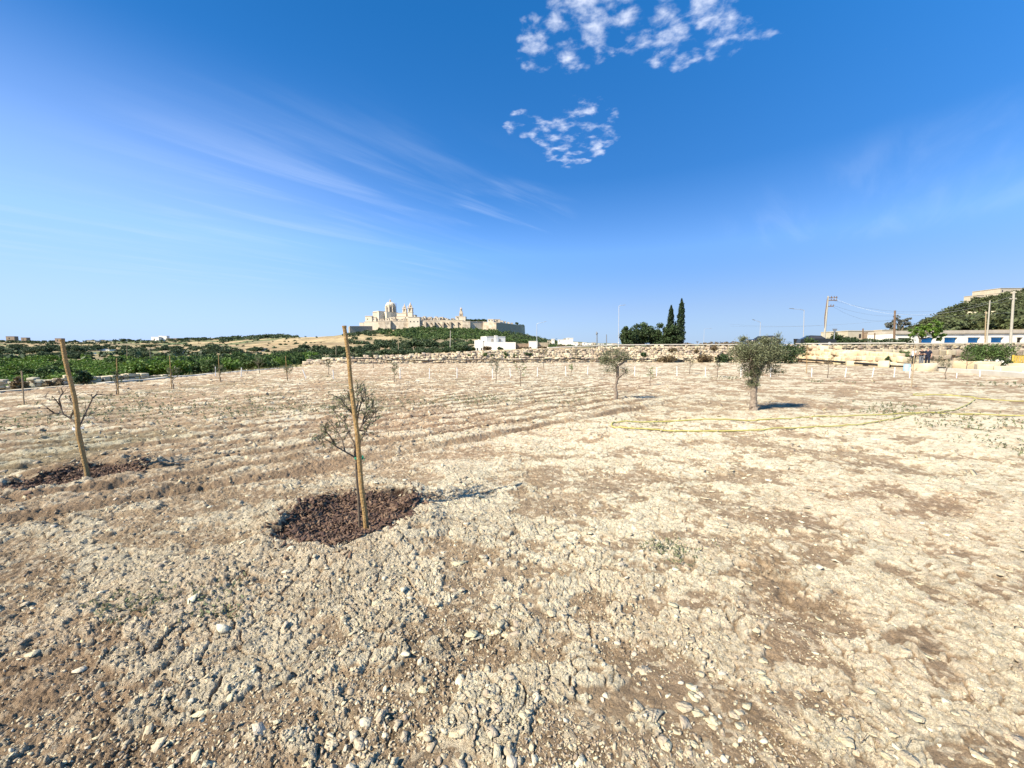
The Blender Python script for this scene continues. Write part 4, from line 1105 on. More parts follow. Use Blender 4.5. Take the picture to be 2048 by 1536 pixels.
# loose blocks lying by the path
for px, py, Y, d, lab, m in ((1842, 739, 30.5, (.85, .5, .34), 'long rough limestone block lying right of the pale blue barrel', 'block'), (1768, 728, 36.2, (.5, .4, .3), 'small block left of the barrel at the foot of the stepped wall', 'block'),
                             (1950, 733, 33, (1.3, .6, .4), 'long flat stone slab left of the white flowering bush', 'block'), (1968, 741, 29.5, (.55, .45, .35), 'round pale boulder left of the white flowering bush', 'lime'), (2020, 743, 28.3, (.8, .5, .28), 'flat broken rock right of the white flowering bush', 'lime'), (2040, 739, 29, (.7, .5, .4), 'pale boulder at the right edge of the photo', 'lime'), (1700, 731, 41, (.4, .35, .3), 'single block fallen before the black drain pipe', 'block')):
    p = at(px, py, Y); v, f = stones(np.array([[0, 0, 0]]), np.array([d]), r_, 9, .07, CUBE, np.array([r_.uniform(0, 3)]), .05)
    o = mesh_np('stone_block', [(v, f, 0)], [MT[m]]); o.location = (p.x, p.y, max(land1(p.x, p.y) + d[2] * .6, p.z)); tag(o, lab, 'rock')

# ------------------------------------------------------------------ shrubs and trees near the field
def bush(name, label, cat, px, yb, yt, hw, Y, leafm, n, seed, leaf=None, stem=True, kz=1.0, group=None, clumps=None, zb=None):
    r_ = np.random.default_rng(seed); b = at(px, yb, Y); b.z = land1(b.x, b.y) if zb is None else zb; top = at(px, yt, Y).z; H = max(.3, top - b.z); hwm = hw * Y / FPX
    root = thing(name, label, cat, b, group)
    P = crown_pts(r_, n, (hwm * .82, hwm * .8, H * .48), clumps or max(14, int(20 + hwm * 6)), .34 * min(hwm, H) + .05, .4, -.97, (0, 0, H * .49))
    P = P[P[:, 2] > .02]
    v, f = leaves(P, leaf or (.10 + Y * .0022), .5, r_); mesh_np('crown' if cat == 'tree' else 'foliage', [(v, f, 0)], [MT[leafm]], root)
    mb = MB()
    for i in range(4 if stem else 1):
        a = i * 1.7; mb.tube([(0, 0, -.15), (.1 * math.cos(a) * hwm, .1 * math.sin(a) * hwm, H * .2), (.4 * hwm * math.cos(a), .4 * hwm * math.sin(a), H * .6)], [.035 * H ** .5 + .01, .03 * H ** .5, .01], 6)
    hang(mb.build('trunk' if cat == 'tree' else 'stem', [MT['bark']]), root)
    return root


bush('bush', 'broad dark green bush behind the larger olive tree against the wall', 'bush', 1570, 727, 682, 42, 47.5, 'ever', 6200, 31)
for px, yb, yt, hw, lf, lab in ((1335, 724, 712, 26, 'dry', 'sprawling brown green shrub on the wall foot between the two olives'), (1410, 724, 709, 22, 'dry', 'dark rusty shrub on the wall foot left of the larger olive'), (1448, 724, 708, 22, 'ever', 'dark shrub spilling down the wall beside the larger olive crown'), (1288, 715, 703, 6, 'ever', 'small round tuft growing out of the wall right of the smaller olive'), (1428, 703, 690, 7, 'dry', 'small dark tuft growing from the top of the wall left of the larger olive'), (1345, 703, 697, 9, 'dry', 'brown weed tuft high on the wall below the cypresses'), (1393, 705, 699, 5, 'dry', 'small brown tuft on the wall face below the triangular sign')):
    bush('shrub', lab, 'shrub', px, yb, yt, hw, 49.6, lf, 500 + hw * 40, int(px), zb=None if yb > 716 else at(px, yb, 50.4).z)
for px, py, s in ((1053, 707, 5), (1061, 709, 4), (1012, 708, 7), (1012, 716, 5), (985, 711, 5), (970, 709, 5), (940, 712, 4), (1030, 712, 6), (812, 727, 9), (770, 726, 12), (730, 727, 10), (880, 727, 7)):
    bush('wall_plant', 'small dark plant growing between the stones of the rubble wall', 'plant', px, py + s * .6, py - s * .6, s, 46.5 + (px - 800) * .012, 'ever' if px % 2 else 'scrub', 260, int(px * 3), leaf=.14, group='plants growing on the rubble wall', zb=at(px, py + s * .6, 46.5 + (px - 800) * .012).z)
# evergreen clump and cypresses on the road terrace
for i, (px, yt, hw, Y, lab) in enumerate(((1257, 652, 21, 70, 'lowest dark evergreen tree at the left end of the clump by the lamp'), (1279, 646, 24, 73, 'dark evergreen tree second from the left of the clump'), (1301, 637, 23, 74, 'tallest round dark evergreen tree in the middle of the clump'), (1323, 643, 24, 72, 'dark evergreen tree directly left of the shorter cypress'), (1347, 650, 21, 70, 'dark evergreen tree at the foot of the two cypresses'))):
    bush('evergreen_tree', lab, 'tree', px, 692, yt, hw, Y, 'ever', 5200, 500 + i, leaf=.36, group='dark evergreen trees in one clump on the terrace')


def cypress(label, px, yt, hw, Y, seed, n=2600):
    r_ = np.random.default_rng(seed); b = at(px, 692, Y); b.z = land1(b.x, b.y) - .1; H = at(px, yt, Y).z - b.z; w = hw * Y / FPX
    root = thing('cypress', label, 'cypress', b)
    t = r_.uniform(.04, 1, n) ** .85; prof = np.interp(t, [0, .1, .35, .7, .9, .96, 1], [.55, .9, 1, .78, .45, .18, .06]); a = r_.uniform(0, 6.28, n); wob = 1 + .22 * np.sin(9 * t * 6 + 3 * np.sin(a * 2)) + .14 * r_.normal(size=n)
    rr = w * prof * wob * np.sqrt(r_.uniform(.25, 1, n)); P = np.stack([rr * np.cos(a) + .06 * w * np.sin(t * 9), rr * np.sin(a), t * H], 1)
    v, f = leaves(P, .36, .42, r_, np.tile([0, 0, 1.0], (n, 1)), .8); mesh_np('crown', [(v, f, 0)], [MT['cypress']], root)
    mb = MB(); mb.tube([(0, 0, -.2), (0, 0, H * .5), (0, 0, H * .93)], [.14, .09, .02], 7); hang(mb.build('trunk', [MT['bark']]), root)


cypress('shorter of the two dark cypresses, rising behind the evergreen clump', 1339.5, 611, 7.0, 73, 1)
cypress('taller slender cypress at the right end of the evergreen clump', 1360, 598, 7.2, 70, 2, 3200)
cypress('thin young cypress between the two tall ones', 1349.5, 643, 2.6, 74, 3, 700)
for px, yt, hw, lab in ((1374, 686, 16, 'low brown dry shrub right of the taller cypress'), (1440, 683, 34, 'long low band of brown dry scrub above the wall'), (1410, 686, 14, 'low brown scrub clump beside the triangular sign'), (1470, 684, 16, 'low dry scrub left of the larger olive crown')):
    bush('dry_shrub', lab, 'shrub', px, 692, yt, hw, 64, 'dry', 700, int(px) + 5, stem=False)

# ------------------------------------------------------------------ lamps, poles, signs, wires
def lamp(px, ytop, Y, xarm, yarm, label):
    b = at(px, 692, Y); b.z = land1(b.x, b.y) - .1; t = at(px + (px - 1024) * .004, ytop, Y) - b; e = at(xarm, yarm, Y) - b
    root = thing('street_lamp', label, 'street lamp', b)
    mb = MB(); mb.tube([Vector((0, 0, 0)), Vector((0, 0, .9)), Vector((0, 0, .95)), t], [.10, .10, .075, .05], 8); hang(mb.build('post', [MT['steel']]), root)
    mb = MB(); mb.tube([t, t + (e - t) * .3 + Vector((0, 0, .08)), t + (e - t) * .75], [.04, .035, .03], 6); hang(mb.build('arm', [MT['steel']]), root)
    mb = MB(); d = (e - t).normalized(); a = t + (e - t) * .72; u = Vector((0, 1, 0))
    mb.add([a + u * .10, a - u * .10, e - u * .13, e + u * .13, a + u * .07 + Vector((0, 0, .09)), a - u * .07 + Vector((0, 0, .09)), e - u * .08 + Vector((0, 0, .05)), e + u * .08 + Vector((0, 0, .05))], [(3, 2, 1, 0), (4, 5, 6, 7), (0, 1, 5, 4), (1, 2, 6, 5), (2, 3, 7, 6), (3, 0, 4, 7)])
    hang(mb.build('lamp_head', [MT['grey']]), root)


lamp(1237, 612, 66, 1251, 610, 'tall street lamp at the left end of the evergreen clump')
lamp(1606, 620.5, 62, 1579, 617, 'tall street lamp with arm to the left, left of the utility pole')
lamp(1519, 645, 80, 1505, 639, 'shorter street lamp behind the larger olive tree')
lamp(1073.5, 648, 85, 1093, 643, 'slim street lamp beside the white hut, arm to the right')
lamp(1407, 658, 150, 1424, 657, 'faint distant street lamp right of the cypresses')


def post(name, label, cat, x0, y0, x1, y1, Y, r, m, zb=None, extra=None):
    b = at(x0, y0, Y); t = at(x1, y1, Y); b.z = land1(b.x, b.y) - .2 if zb is None else zb
    mb = MB(); t = t - b; mb.tube([Vector((0, 0, 0)), t * .5, t], [r, r * .9, r * .78], 9)
    if extra: extra(mb, t)
    o = mb.build(name, [MT[m], MT['grey']]); o.location = b; return tag(o, label, cat)


post('post', 'dark post with a rounded head standing on the wall, left of the lamp', 'post', 1194, 692, 1194, 666, 62, .10, 'grey', extra=lambda mb, t: mb.tube([t + Vector((-.1, 0, -.25)), t + Vector((0, 0, .1)), t + Vector((.12, 0, -.1))], [.12, .2, .1], 8, 1))
post('post', 'plain thin post standing between the dark headed post and the lamp', 'post', 1213, 692, 1213, 669, 62, .085, 'grey')
post('timber_pole', 'slim pale timber pole on the slope left of the white house', 'pole', 900, 703, 901, 661, 120, .13, 'ptim')
post('timber_pole', 'slender grey pole by the green scrub, left of the slim pale pole', 'pole', 797, 709, 797, 672, 90, .09, 'stakeold')
for px, yt, yb, Y, lab in ((254, 692, 724, 150, 'grey pole among the dark trees at the left'), (673 - 373, 697, 722, 120, 'pale pole rising from the orchard at the left'), (672, 690, 716, 110, 'grey pole behind the nearest stake')):
    post('timber_pole', lab, 'pole', px, yb, px, yt, Y, .10, 'stakeold')
# utility pole with cross arms
b = at(1647, 692, 58); b.z = land1(b.x, b.y) - .2; t = at(1656.5, 592, 58) - b
up_ = thing('utility_pole', 'tall leaning utility pole with insulator arms and wires', 'utility pole', b)
mb = MB(); mb.tube([Vector((0, 0, 0)), t * .5, t], [.15, .12, .09], 10); hang(mb.build('pole', [MT['ptim']]), up_)
mb = MB(); mb.tube([Vector((.16, 0, .3)), t * .6 + Vector((-.22, 0, 0)), t * .95 + Vector((-.10, 0, 0))], [.06, .055, .05], 7); hang(mb.build('cable_duct', [MT['btim']]), up_)
for k, fz in enumerate((.965, .915, .80)):
    q = t * fz; mb = MB(); mb.box(q.x - .1, q.x + (1.35 if k < 2 else .9), -.05, .05, q.z - .05, q.z + .05)
    for dx in (.5, .9, 1.25)[: 3 if k < 2 else 2]:
        mb.lathe([(.05, q.z + .05), (.07, q.z + .12), (.04, q.z + .18), (.06, q.z + .24)], q.x + dx, 0, 7)
    hang(mb.build('cross_arm', [MT['btim']]), up_)
POLE_TOP = b + t
brown = (('timber_post', 'thick dark brown timber pole before the pine', 1788, 690, 1790, 621, 66, .17), ('timber_post', 'thin dark brown post before the long cream house', 1726, 690, 1726, 657, 66, .12), ('timber_post', 'short dark brown post before the house doorway', 1749, 690, 1749.5, 666, 68, .11))
for nm, lab, a0, a1, a2, a3, Y, r in brown:
    post(nm, lab, 'post', a0, a1, a2, a3, Y, r, 'btim')
post('timber_pole', 'tall pale pole with lean, left of the last blue shutter', 'pole', 1973, 690, 1980, 601, 60, .10, 'ptim')
post('timber_pole', 'shorter grey pole beside the tall leaning pale pole', 'pole', 1970, 690, 1972, 622, 61, .085, 'stakeold')
post('timber_pole', 'thick pale timber pole near the right edge, tallest there', 'pole', 2019, 719, 2028, 582, 44, .125, 'ptim', extra=lambda mb, t: mb.box(t.x - .35, t.x + .35, -.05, .05, t.z - .9, t.z - .78))


def wire(label, a, b, sag, r=.010, m='grey'):
    a, b = Vector(a), Vector(b); mb = MB(); mb.tube([a.lerp(b, i / 16) - Vector((0, 0, sag * 4 * (i / 16) * (1 - i / 16))) for i in range(17)], r, 4, cap=False)
    tag(mb.build('wire', [MT[m]]), label, 'wire')


wire('upper wire from the utility pole to the tall pole at the right', at(1665, 595, 58), at(2026, 592, 44), 2.3)
wire('second wire from the utility pole to the tall pole at the right', at(1667, 601, 58), at(1980, 603, 60), 1.6)
wire('lower wire from the utility pole sagging towards the dark brown pole', at(1662, 609, 58), at(1790, 632, 66), .5)
wire('lowest dark wire from the utility pole to the dark brown pole', at(1661, 610, 58), at(1790, 638, 66), 1.1)
wire('level wire crossing before the wooded hill', at(1790, 626, 66), at(2026, 624, 44), .5)
wire('short wire between the two pale poles at the right', at(1980, 603, 60), at(2026, 598, 44), .3)
wire('faint wire running left from the dark brown pole behind the utility pole', at(1790, 640, 66), at(1460, 652, 95), .6)
wire('faint upper wire running left behind the street lamps', at(1640, 651, 60), at(1460, 648, 95), .3)


def yield_sign(px, yt, yb, w, Y, label):
    b = at(px, yb, Y); b.z = land1(b.x, b.y) - .1; c = at(px, (yt + yt + w * .88) / 2, Y) - b; s = w * Y / FPX / 2
    root = thing('road_sign', label, 'road sign', b); mb = MB(); mb.tube([(0, .03, 0), (0, .03, c.z + s * .7)], .035, 7); hang(mb.build('post', [MT['steel']]), root)
    mb = MB(); tri = [(-s, .87 * s), (s, .87 * s), (0, -.87 * s)]
    vs = [(x, -.012, c.z + z) for x, z in tri] + [(x, .012, c.z + z) for x, z in tri]; mb.add(vs, [(0, 2, 1), (3, 4, 5), (0, 1, 4, 3), (1, 2, 5, 4), (2, 0, 3, 5)]); mb.box(-s * .5, s * .5, .012, .03, c.z + s * .35, c.z + s * .45); hang(mb.build('panel', [MT['grey']]), root)


yield_sign(1667.5, 657.5, 690, 10.5, 57, 'grey back of a triangular road sign right of the utility pole')
yield_sign(1394.5, 682.5, 692, 5.5, 62, 'small triangular road sign on the terrace right of the cypresses')


# ------------------------------------------------------------------ right side: people, barrel, bushes, gate, road, cars, shops
def skin_fig(name, joints, edges, m, parent, sub=2):
    names = list(joints); me = bpy.data.meshes.new(name); me.from_pydata([joints[n][:3] for n in names], [(names.index(a), names.index(b)) for a, b in edges], [])
    me.materials.append(m); o = bpy.data.objects.new(name, me); COL.objects.link(o); o.parent = parent
    md = o.modifiers.new('skin', 'SKIN'); md.use_smooth_shade = True
    lay = me.skin_vertices[0] if me.skin_vertices else None
    if lay is None:
        bpy.context.view_layer.objects.active = o; bpy.ops.mesh.customdata_skin_add(); lay = me.skin_vertices[0]
    for i, n in enumerate(names):
        r = joints[n][3]; lay.data[i].radius = (r, r) if not isinstance(r, tuple) else r; lay.data[i].use_root = (i == 0)
    sd = o.modifiers.new('sub', 'SUBSURF'); sd.levels = 1; sd.render_levels = sub
    return o


def person(label, px, yfoot, Y, rz, H, skin, hair, top, legs, pose, sleeve=.55):
    b = at(px, yfoot, Y); b.z = land1(b.x, b.y) + .02; root = thing('person', label, 'person', b, None, rz); s = H / 1.75
    J = dict(pelvis=(0, 0, .95, .13), waist=(0, .0, 1.08, .125), chest=(0, .0, 1.30, .145), neckb=(0, .01, 1.46, .075), neck=(0, .0, 1.52, .056), head=(0, -.02, 1.60, .078), crown=(0, -.01, 1.70, .075),
             nose=(0, -.115, 1.60, .016))
    E = [('pelvis', 'waist'), ('waist', 'chest'), ('chest', 'neckb'), ('neckb', 'neck'), ('neck', 'head'), ('head', 'crown'), ('head', 'nose')]
    for sd, k in (('l', 1), ('r', -1)):
        J.update({sd + 'sh': (.19 * k, .0, 1.42, .062), sd + 'el': pose[sd + 'el'] + (.043,), sd + 'wr': pose[sd + 'wr'] + (.030,), sd + 'pa': pose[sd + 'pa'] + (.036,),
                  sd + 'hip': (.10 * k, 0, .90, .092), sd + 'kn': (.11 * k + pose.get('step', 0) * k * .2, -.02 - pose.get('step', 0) * k, .50, .062), sd + 'an': (.11 * k + pose.get('step', 0) * k * .3, .02 - pose.get('step', 0) * k * .6, .09, .042), sd + 'to': (.13 * k + pose.get('step', 0) * k * .3, -.15 - pose.get('step', 0) * k * .6, .035, .035)})
        E += [('chest', sd + 'sh'), (sd + 'sh', sd + 'el'), (sd + 'el', sd + 'wr'), (sd + 'wr', sd + 'pa'), ('pelvis', sd + 'hip'), (sd + 'hip', sd + 'kn'), (sd + 'kn', sd + 'an'), (sd + 'an', sd + 'to')]
        w, p = Vector(pose[sd + 'wr']), Vector(pose[sd + 'pa']); d = (p - w).normalized(); sdv = d.cross(Vector((0, 0, 1))).normalized() if abs(d.z) < .9 else Vector((0, 1, 0))
        for q in range(5):
            off = (q - 1.5) * .018; l = (.075, .085, .08, .065, .05)[q]; r0 = p + sdv * off + d * .02 if q < 4 else w + sdv * -.03 + d * .02
            tip = r0 + d * l + (Vector((0, -.02, -.02)) if q < 4 else sdv * -.03)
            J[f'{sd}f{q}'] = (*r0, .010); J[f'{sd}g{q}'] = (*tip, .008); E += [(sd + 'pa', f'{sd}f{q}'), (f'{sd}f{q}', f'{sd}g{q}')]
    sc = lambda D: {k: (v[0] * s, v[1] * s, v[2] * s, v[3] * s) for k, v in D.items()}
    skin_fig('body', sc(J), E, skin, root)
    g = lambda ks, add: sc({k: (*J[k][:3], J[k][3] + add) for k in ks})
    sh = g(['waist', 'pelvis', 'chest', 'neckb', 'lsh', 'rsh'], .022)
    for sd in 'lr':
        a, c = Vector(J[sd + 'sh'][:3]), Vector(J[sd + 'el'][:3]); q = a.lerp(c, sleeve); sh[sd + 'sl'] = (*(q * s), .066 * s)
    skin_fig('shirt', sh, [('waist', 'pelvis'), ('waist', 'chest'), ('chest', 'neckb'), ('chest', 'lsh'), ('chest', 'rsh'), ('lsh', 'lsl'), ('rsh', 'rsl')], top, root)
    skin_fig('trousers', g(['pelvis', 'lhip', 'rhip', 'lkn', 'rkn', 'lan', 'ran'], .024), [('pelvis', 'lhip'), ('pelvis', 'rhip'), ('lhip', 'lkn'), ('rhip', 'rkn'), ('lkn', 'lan'), ('rkn', 'ran')], legs, root)
    hc = sc(dict(a=(0, .02, 1.70, .088), b=(0, .055, 1.63, .07))); skin_fig('hair', hc, [('a', 'b')], hair, root)
    for k in (1, -1):
        mb = MB(); mb.tube([(.032 * k * s, -.09 * s, 1.625 * s), (.032 * k * s, -.1 * s, 1.625 * s)], .011 * s, 6); hang(mb.build('eye', [MT['black']]), root)
        sd = 'l' if k > 0 else 'r'; q, e = Vector(J[sd + 'an'][:3]) * s, Vector(J[sd + 'to'][:3]) * s
        mb = MB(); mb.tube([q + Vector((0, .06, -.045)) * s, q + Vector((0, 0, -.04)) * s, e, e + (e - q) * .2], [.045 * s, .055 * s, .048 * s, .03 * s], 8); hang(mb.build('shoe', [MT['black']]), root)


skin = mat('skin', (.42, .25, .17), .6, spec=.35); hair = mat('dark_hair', (.03, .022, .018), .6); greyhair = mat('grey_hair', (.22, .20, .18), .6)
wsh = mat('white_cotton', (.78, .78, .76), .85, bump=.2, scale=20); bsh = mat('black_cotton', (.016, .015, .018), .85, bump=.2, scale=20); navy = mat('navy_cloth', (.012, .015, .03), .85, bump=.2, scale=20); gtr = mat('grey_denim', (.13, .14, .16), .85, bump=.2, scale=20)
cross = dict(lel=(.27, -.08, 1.16), lwr=(.05, -.22, 1.20), lpa=(-.04, -.22, 1.21), rel=(-.27, -.08, 1.15), rwr=(-.05, -.20, 1.15), rpa=(.04, -.21, 1.15))
hold = dict(lel=(.26, -.04, 1.16), lwr=(.14, -.26, 1.12), lpa=(.08, -.32, 1.13), rel=(-.25, .02, 1.14), rwr=(-.20, -.14, .96), rpa=(-.18, -.19, .90))
hang_ = dict(lel=(.27, .02, 1.14), lwr=(.26, -.05, .90), lpa=(.25, -.07, .82), rel=(-.25, -.03, 1.15), rwr=(-.12, -.24, 1.10), rpa=(-.06, -.30, 1.12))
person('person in a white shirt and dark trousers standing left of two others', 1826, 729, 41.5, R(75), 1.74, skin, greyhair, wsh, navy, hold, .5)
person('person in a black short sleeved shirt with folded arms, middle of three', 1841.5, 729.5, 41, R(-8), 1.74, skin, hair, bsh, gtr, cross, .5)
person('person dressed all in dark navy standing on the right of the three', 1854, 730.5, 40.3, R(-62), 1.80, skin, hair, navy, navy, dict(hang_, step=.07), .9)
# pale blue barrel
b = at(1813.5, 741, 29.5); b.z = land1(b.x, b.y); k = 29.5 / FPX; r = 5.4 * k; H = 14.5 * k
root = thing('barrel', 'pale blue plastic barrel at the edge of the field', 'barrel', b)
mb = MB(); mb.lathe([(r * .9, 0), (r * .98, .03), (r, H * .3), (r * 1.04, H * .33), (r, H * .36), (r, H * .64), (r * 1.04, H * .67), (r, H * .70), (r * .97, H * .95), (r * .88, H)], 0, 0, 20); hang(mb.build('body', [MT['barrel']], smooth=False), root)
mb = MB(); mb.lathe([(r * 1.0, H * .95), (r * 1.02, H * .97), (r * 1.0, H * 1.0), (r * .2, H * 1.01)], 0, 0, 20); hang(mb.build('rim', [MT['barrel']]), root)
bush('bush', 'big feathery olive green bush against the boundary wall at the right', 'bush', 1975, 733, 687, 42, 43, 'scrub', 4600, 61, leaf=.2)
bush('bush', 'smaller feathery bush left of the big green one', 'bush', 1942, 735, 700, 22, 42, 'scrub', 1500, 62, leaf=.18)
bush('bush', 'low dark bush scattered with white flowers near the concrete edging', 'bush', 1990, 741, 719, 30, 33, 'ever', 2600, 63, leaf=.15)
r_ = np.random.default_rng(64); c = at(1986, 729, 32.6); Pf = crown_pts(r_, 260, (1.0, .8, .42), 16, .10, .7, -.3, tuple(c)); v, f = leaves(Pf, .11, .8, r_)
o = mesh_np('white_blossom', [(v, f, 0)], [MT['white']]); o['kind'] = 'stuff'; tag(o, 'clusters of white blossom on the low dark bush', 'blossom')
bush('bush', 'dark shrub growing on top of the block wall beside the people', 'shrub', 1778, 728, 713, 9, 37.5, 'ever', 700, 65, leaf=.15)
bush('bush', 'thin green shrub on the bank left of the people', 'shrub', 1806, 714, 697, 12, 46.5, 'scrub', 600, 66, leaf=.18)
bush('bush', 'reddish dry shrub at the right edge beside the yellow gate', 'shrub', 2046, 740, 727, 9, 33, 'dry', 500, 67, leaf=.12)
gb = at(2040, 732, 36); gb.z = land1(gb.x, gb.y); gate = thing('gate', 'yellow painted metal gate at the right edge below the timber pole', 'gate', gb)
mb = MB()
for x in (-.7, .75): mb.box(x - .05, x + .05, -.05, .05, 0, 1.15)
for z in (.12, .45, .78, 1.05): mb.box(-.65, .7, -.025, .025, z - .03, z + .03)
hang(mb.build('frame', [MT['yellow']]), gate)
for x in np.arange(-.5, .65, .22):
    mb = MB(); mb.box(x - .07, x + .07, -.045, -.028, .08, 1.08); hang(mb.build('board', [MT['yellow']]), gate)

# cars on the terrace road
def car(label, px, yroof, Y, rz, paint, L=4.2, Wd=1.72, Hh=1.48, zoff=0.0):
    b = at(px, yroof, Y); b.z = max(land1(b.x, b.y), b.z - Hh) + zoff; root = thing('parked_car', label, 'car', b, None, rz)
    prof = [(-L / 2, .35), (-L / 2, .78), (-L * .42, .92), (-L * .22, .96), (-L * .08, 1.40), (L * .22, 1.46), (L * .40, 1.02), (L * .49, .92), (L / 2, .40)]
    mb = MB(); n = len(prof); w = Wd / 2; inset = lambda z: w if z < .97 else w - (z - .97) * .35
    vs = [(x, -inset(z), z) for x, z in prof] + [(x, inset(z), z) for x, z in prof]
    mb.add(vs, [tuple(range(n)), tuple(range(2 * n - 1, n - 1, -1))] + [(i + n, (i + 1) % n + n, (i + 1) % n, i) for i in range(n)]); hang(mb.build('body', [paint]), root)
    for sy in (-1, 1):
        mb = MB(); mb.add([(-L * .17, sy * (w + .004), 1.0), (L * .32, sy * (w + .004), 1.0), (L * .20, sy * (w - .13), 1.38), (-L * .07, sy * (w - .13), 1.36)], [(0, 1, 2, 3)] if sy < 0 else [(3, 2, 1, 0)])
        hang(mb.build('side_window', [MT['dglass']]), root)
    for x in (-L * .31, L * .30):
        for sy in (-1, 1):
            mb = MB(); mb.tube([(x, sy * (w - .18), .32), (x, sy * (w + .01), .32)], .32, 16); wh = hang(mb.build('wheel', [MT['black']]), root)
            mb = MB(); mb.tube([(x, sy * (w + .011), .32), (x, sy * (w + .02), .32)], .19, 12); rim = mb.build('rim', [MT['steel']]); rim.parent = wh
    for sy in (-1, 1):
        mb = MB(); mb.box(-L / 2 - .012, -L / 2 + .02, sy * .58 - .14, sy * .58 + .14, .66, .78); hang(mb.build('headlight', [MT['concrete']]), root)


dpaint = mat('dark_car_paint', (.016, .018, .02), .25, spec=.5)
car('dark car on the terrace road, roof just above the larger olive tree', 1527, 671, 57, R(5), dpaint)
car('dark car parked behind the young tree left of the utility pole', 1632, 679, 56, R(160), dpaint, zoff=0)
b = at(1594.5, 689, 58); b.z = land1(b.x, b.y)
root = thing('wheelie_bin', 'small black bin standing on the terrace left of the street lamp', 'bin', b); mb = MB(); mb.box(-.30, .30, -.3, .3, .08, .95, top=1.15); hang(mb.build('body', [MT['black']]), root)
mb = MB(); mb.box(-.37, .37, -.38, .36, .953, 1.02); mb.box(-.3, .3, .30, .42, 1.02, 1.05); hang(mb.build('lid', [MT['black']]), root)
for x in (-.25, .25):
    mb = MB(); mb.tube([(x - .03, .28, .1), (x + .03, .28, .1)], .1, 10); hang(mb.build('wheel', [MT['grey']]), root)
bush('young_tree', 'young roadside tree with loose crown before the parked dark car', 'tree', 1617, 693, 668, 9, 53, 'scrub', 330, 71, leaf=.2)
bush('bush', 'green bush before the parked dark car left of the utility pole', 'bush', 1628, 695, 680, 12, 53, 'ever', 900, 72, leaf=.2)
bush('tree', 'dark bushy tree behind the triangular sign by the utility pole', 'tree', 1670, 692, 666, 16, 66, 'ever', 1700, 73, leaf=.3)
bush('tree', 'rounded dark tree left of the long cream house', 'tree', 1688, 692, 672, 10, 70, 'ever', 1000, 74, leaf=.3)
bush('shrub', 'dark shrub at the left corner of the cream house', 'shrub', 1708, 690, 673, 9, 71, 'ever', 800, 75, leaf=.25)
mb = MB(); r_ = np.random.default_rng(76); n = 3600; x0, x1 = at(1692, 688, 60).x, at(1825, 688, 60).x
xx = r_.uniform(x0, x1, n); P = np.stack([xx, 60 + r_.uniform(-.5, .5, n), 2.3 + r_.uniform(0, 1, n) * (.95 + .12 * np.sin(xx * 2.1))], 1); v, f = leaves(P, .2, .6, r_)
tag(mesh_np('hedge', [(v, f, 0)], [MT['ever']]), 'long clipped dark hedge along the terrace wall before the cream house', 'hedge')
# fig tree and pine by the shops
def big_tree(label, px, yb, yt, Y, crowns, leafm, seed, n, leaf, tr=.16, name='tree', zb=None):
    r_ = np.random.default_rng(seed); b = at(px, yb, Y); b.z = (land1(b.x, b.y) - .1) if zb is None else zb; root = thing(name, label, 'tree', b); k = Y / FPX; mb = MB(); P = []
    top = at(px, yt, Y) - b; f0 = top * .35; mb.tube([(0, 0, 0), tuple(f0 * .6), tuple(f0)], [tr, tr * .8, tr * .7], 9)
    for cx, cy, rx, ry, w, nc in crowns:
        c = at(cx, cy, Y + r_.uniform(-1, 1)) - b; P.append(crown_pts(r_, int(n * w), (rx * k, rx * k * .9, ry * k), nc, .34 * min(rx, ry) * k, .4, -1, tuple(c))); mb.tube([tuple(f0), tuple((f0 + c) * .5 + Vector((0, 0, .1))), tuple(c)], [tr * .6, tr * .4, tr * .15], 6)
    hang(mb.build('trunk', [MT['bark']]), root); P = np.concatenate(P); v, f = leaves(P, leaf, .45, r_); mesh_np('crown', [(v, f, 0)], [MT[leafm]], root)


big_tree('bright green tree spreading in front of the blue shuttered shops', 1840, 697, 650, 57, [(1855, 660, 24, 14, .45, 24), (1832, 668, 15, 11, .2, 14), (1878, 672, 11, 13, .18, 12), (1868, 650, 14, 9, .17, 10)], 'fig', 81, 2300, .32, zb=2.0)
big_tree('grey leaved pine standing behind the cream house', 1800, 690, 630, 100, [(1798, 646, 22, 10, .5, 22), (1783, 652, 11, 8, .2, 12), (1812, 642, 10, 8, .2, 10), (1795, 634, 9, 5, .1, 8)], 'pine', 82, 2600, .42, .3)

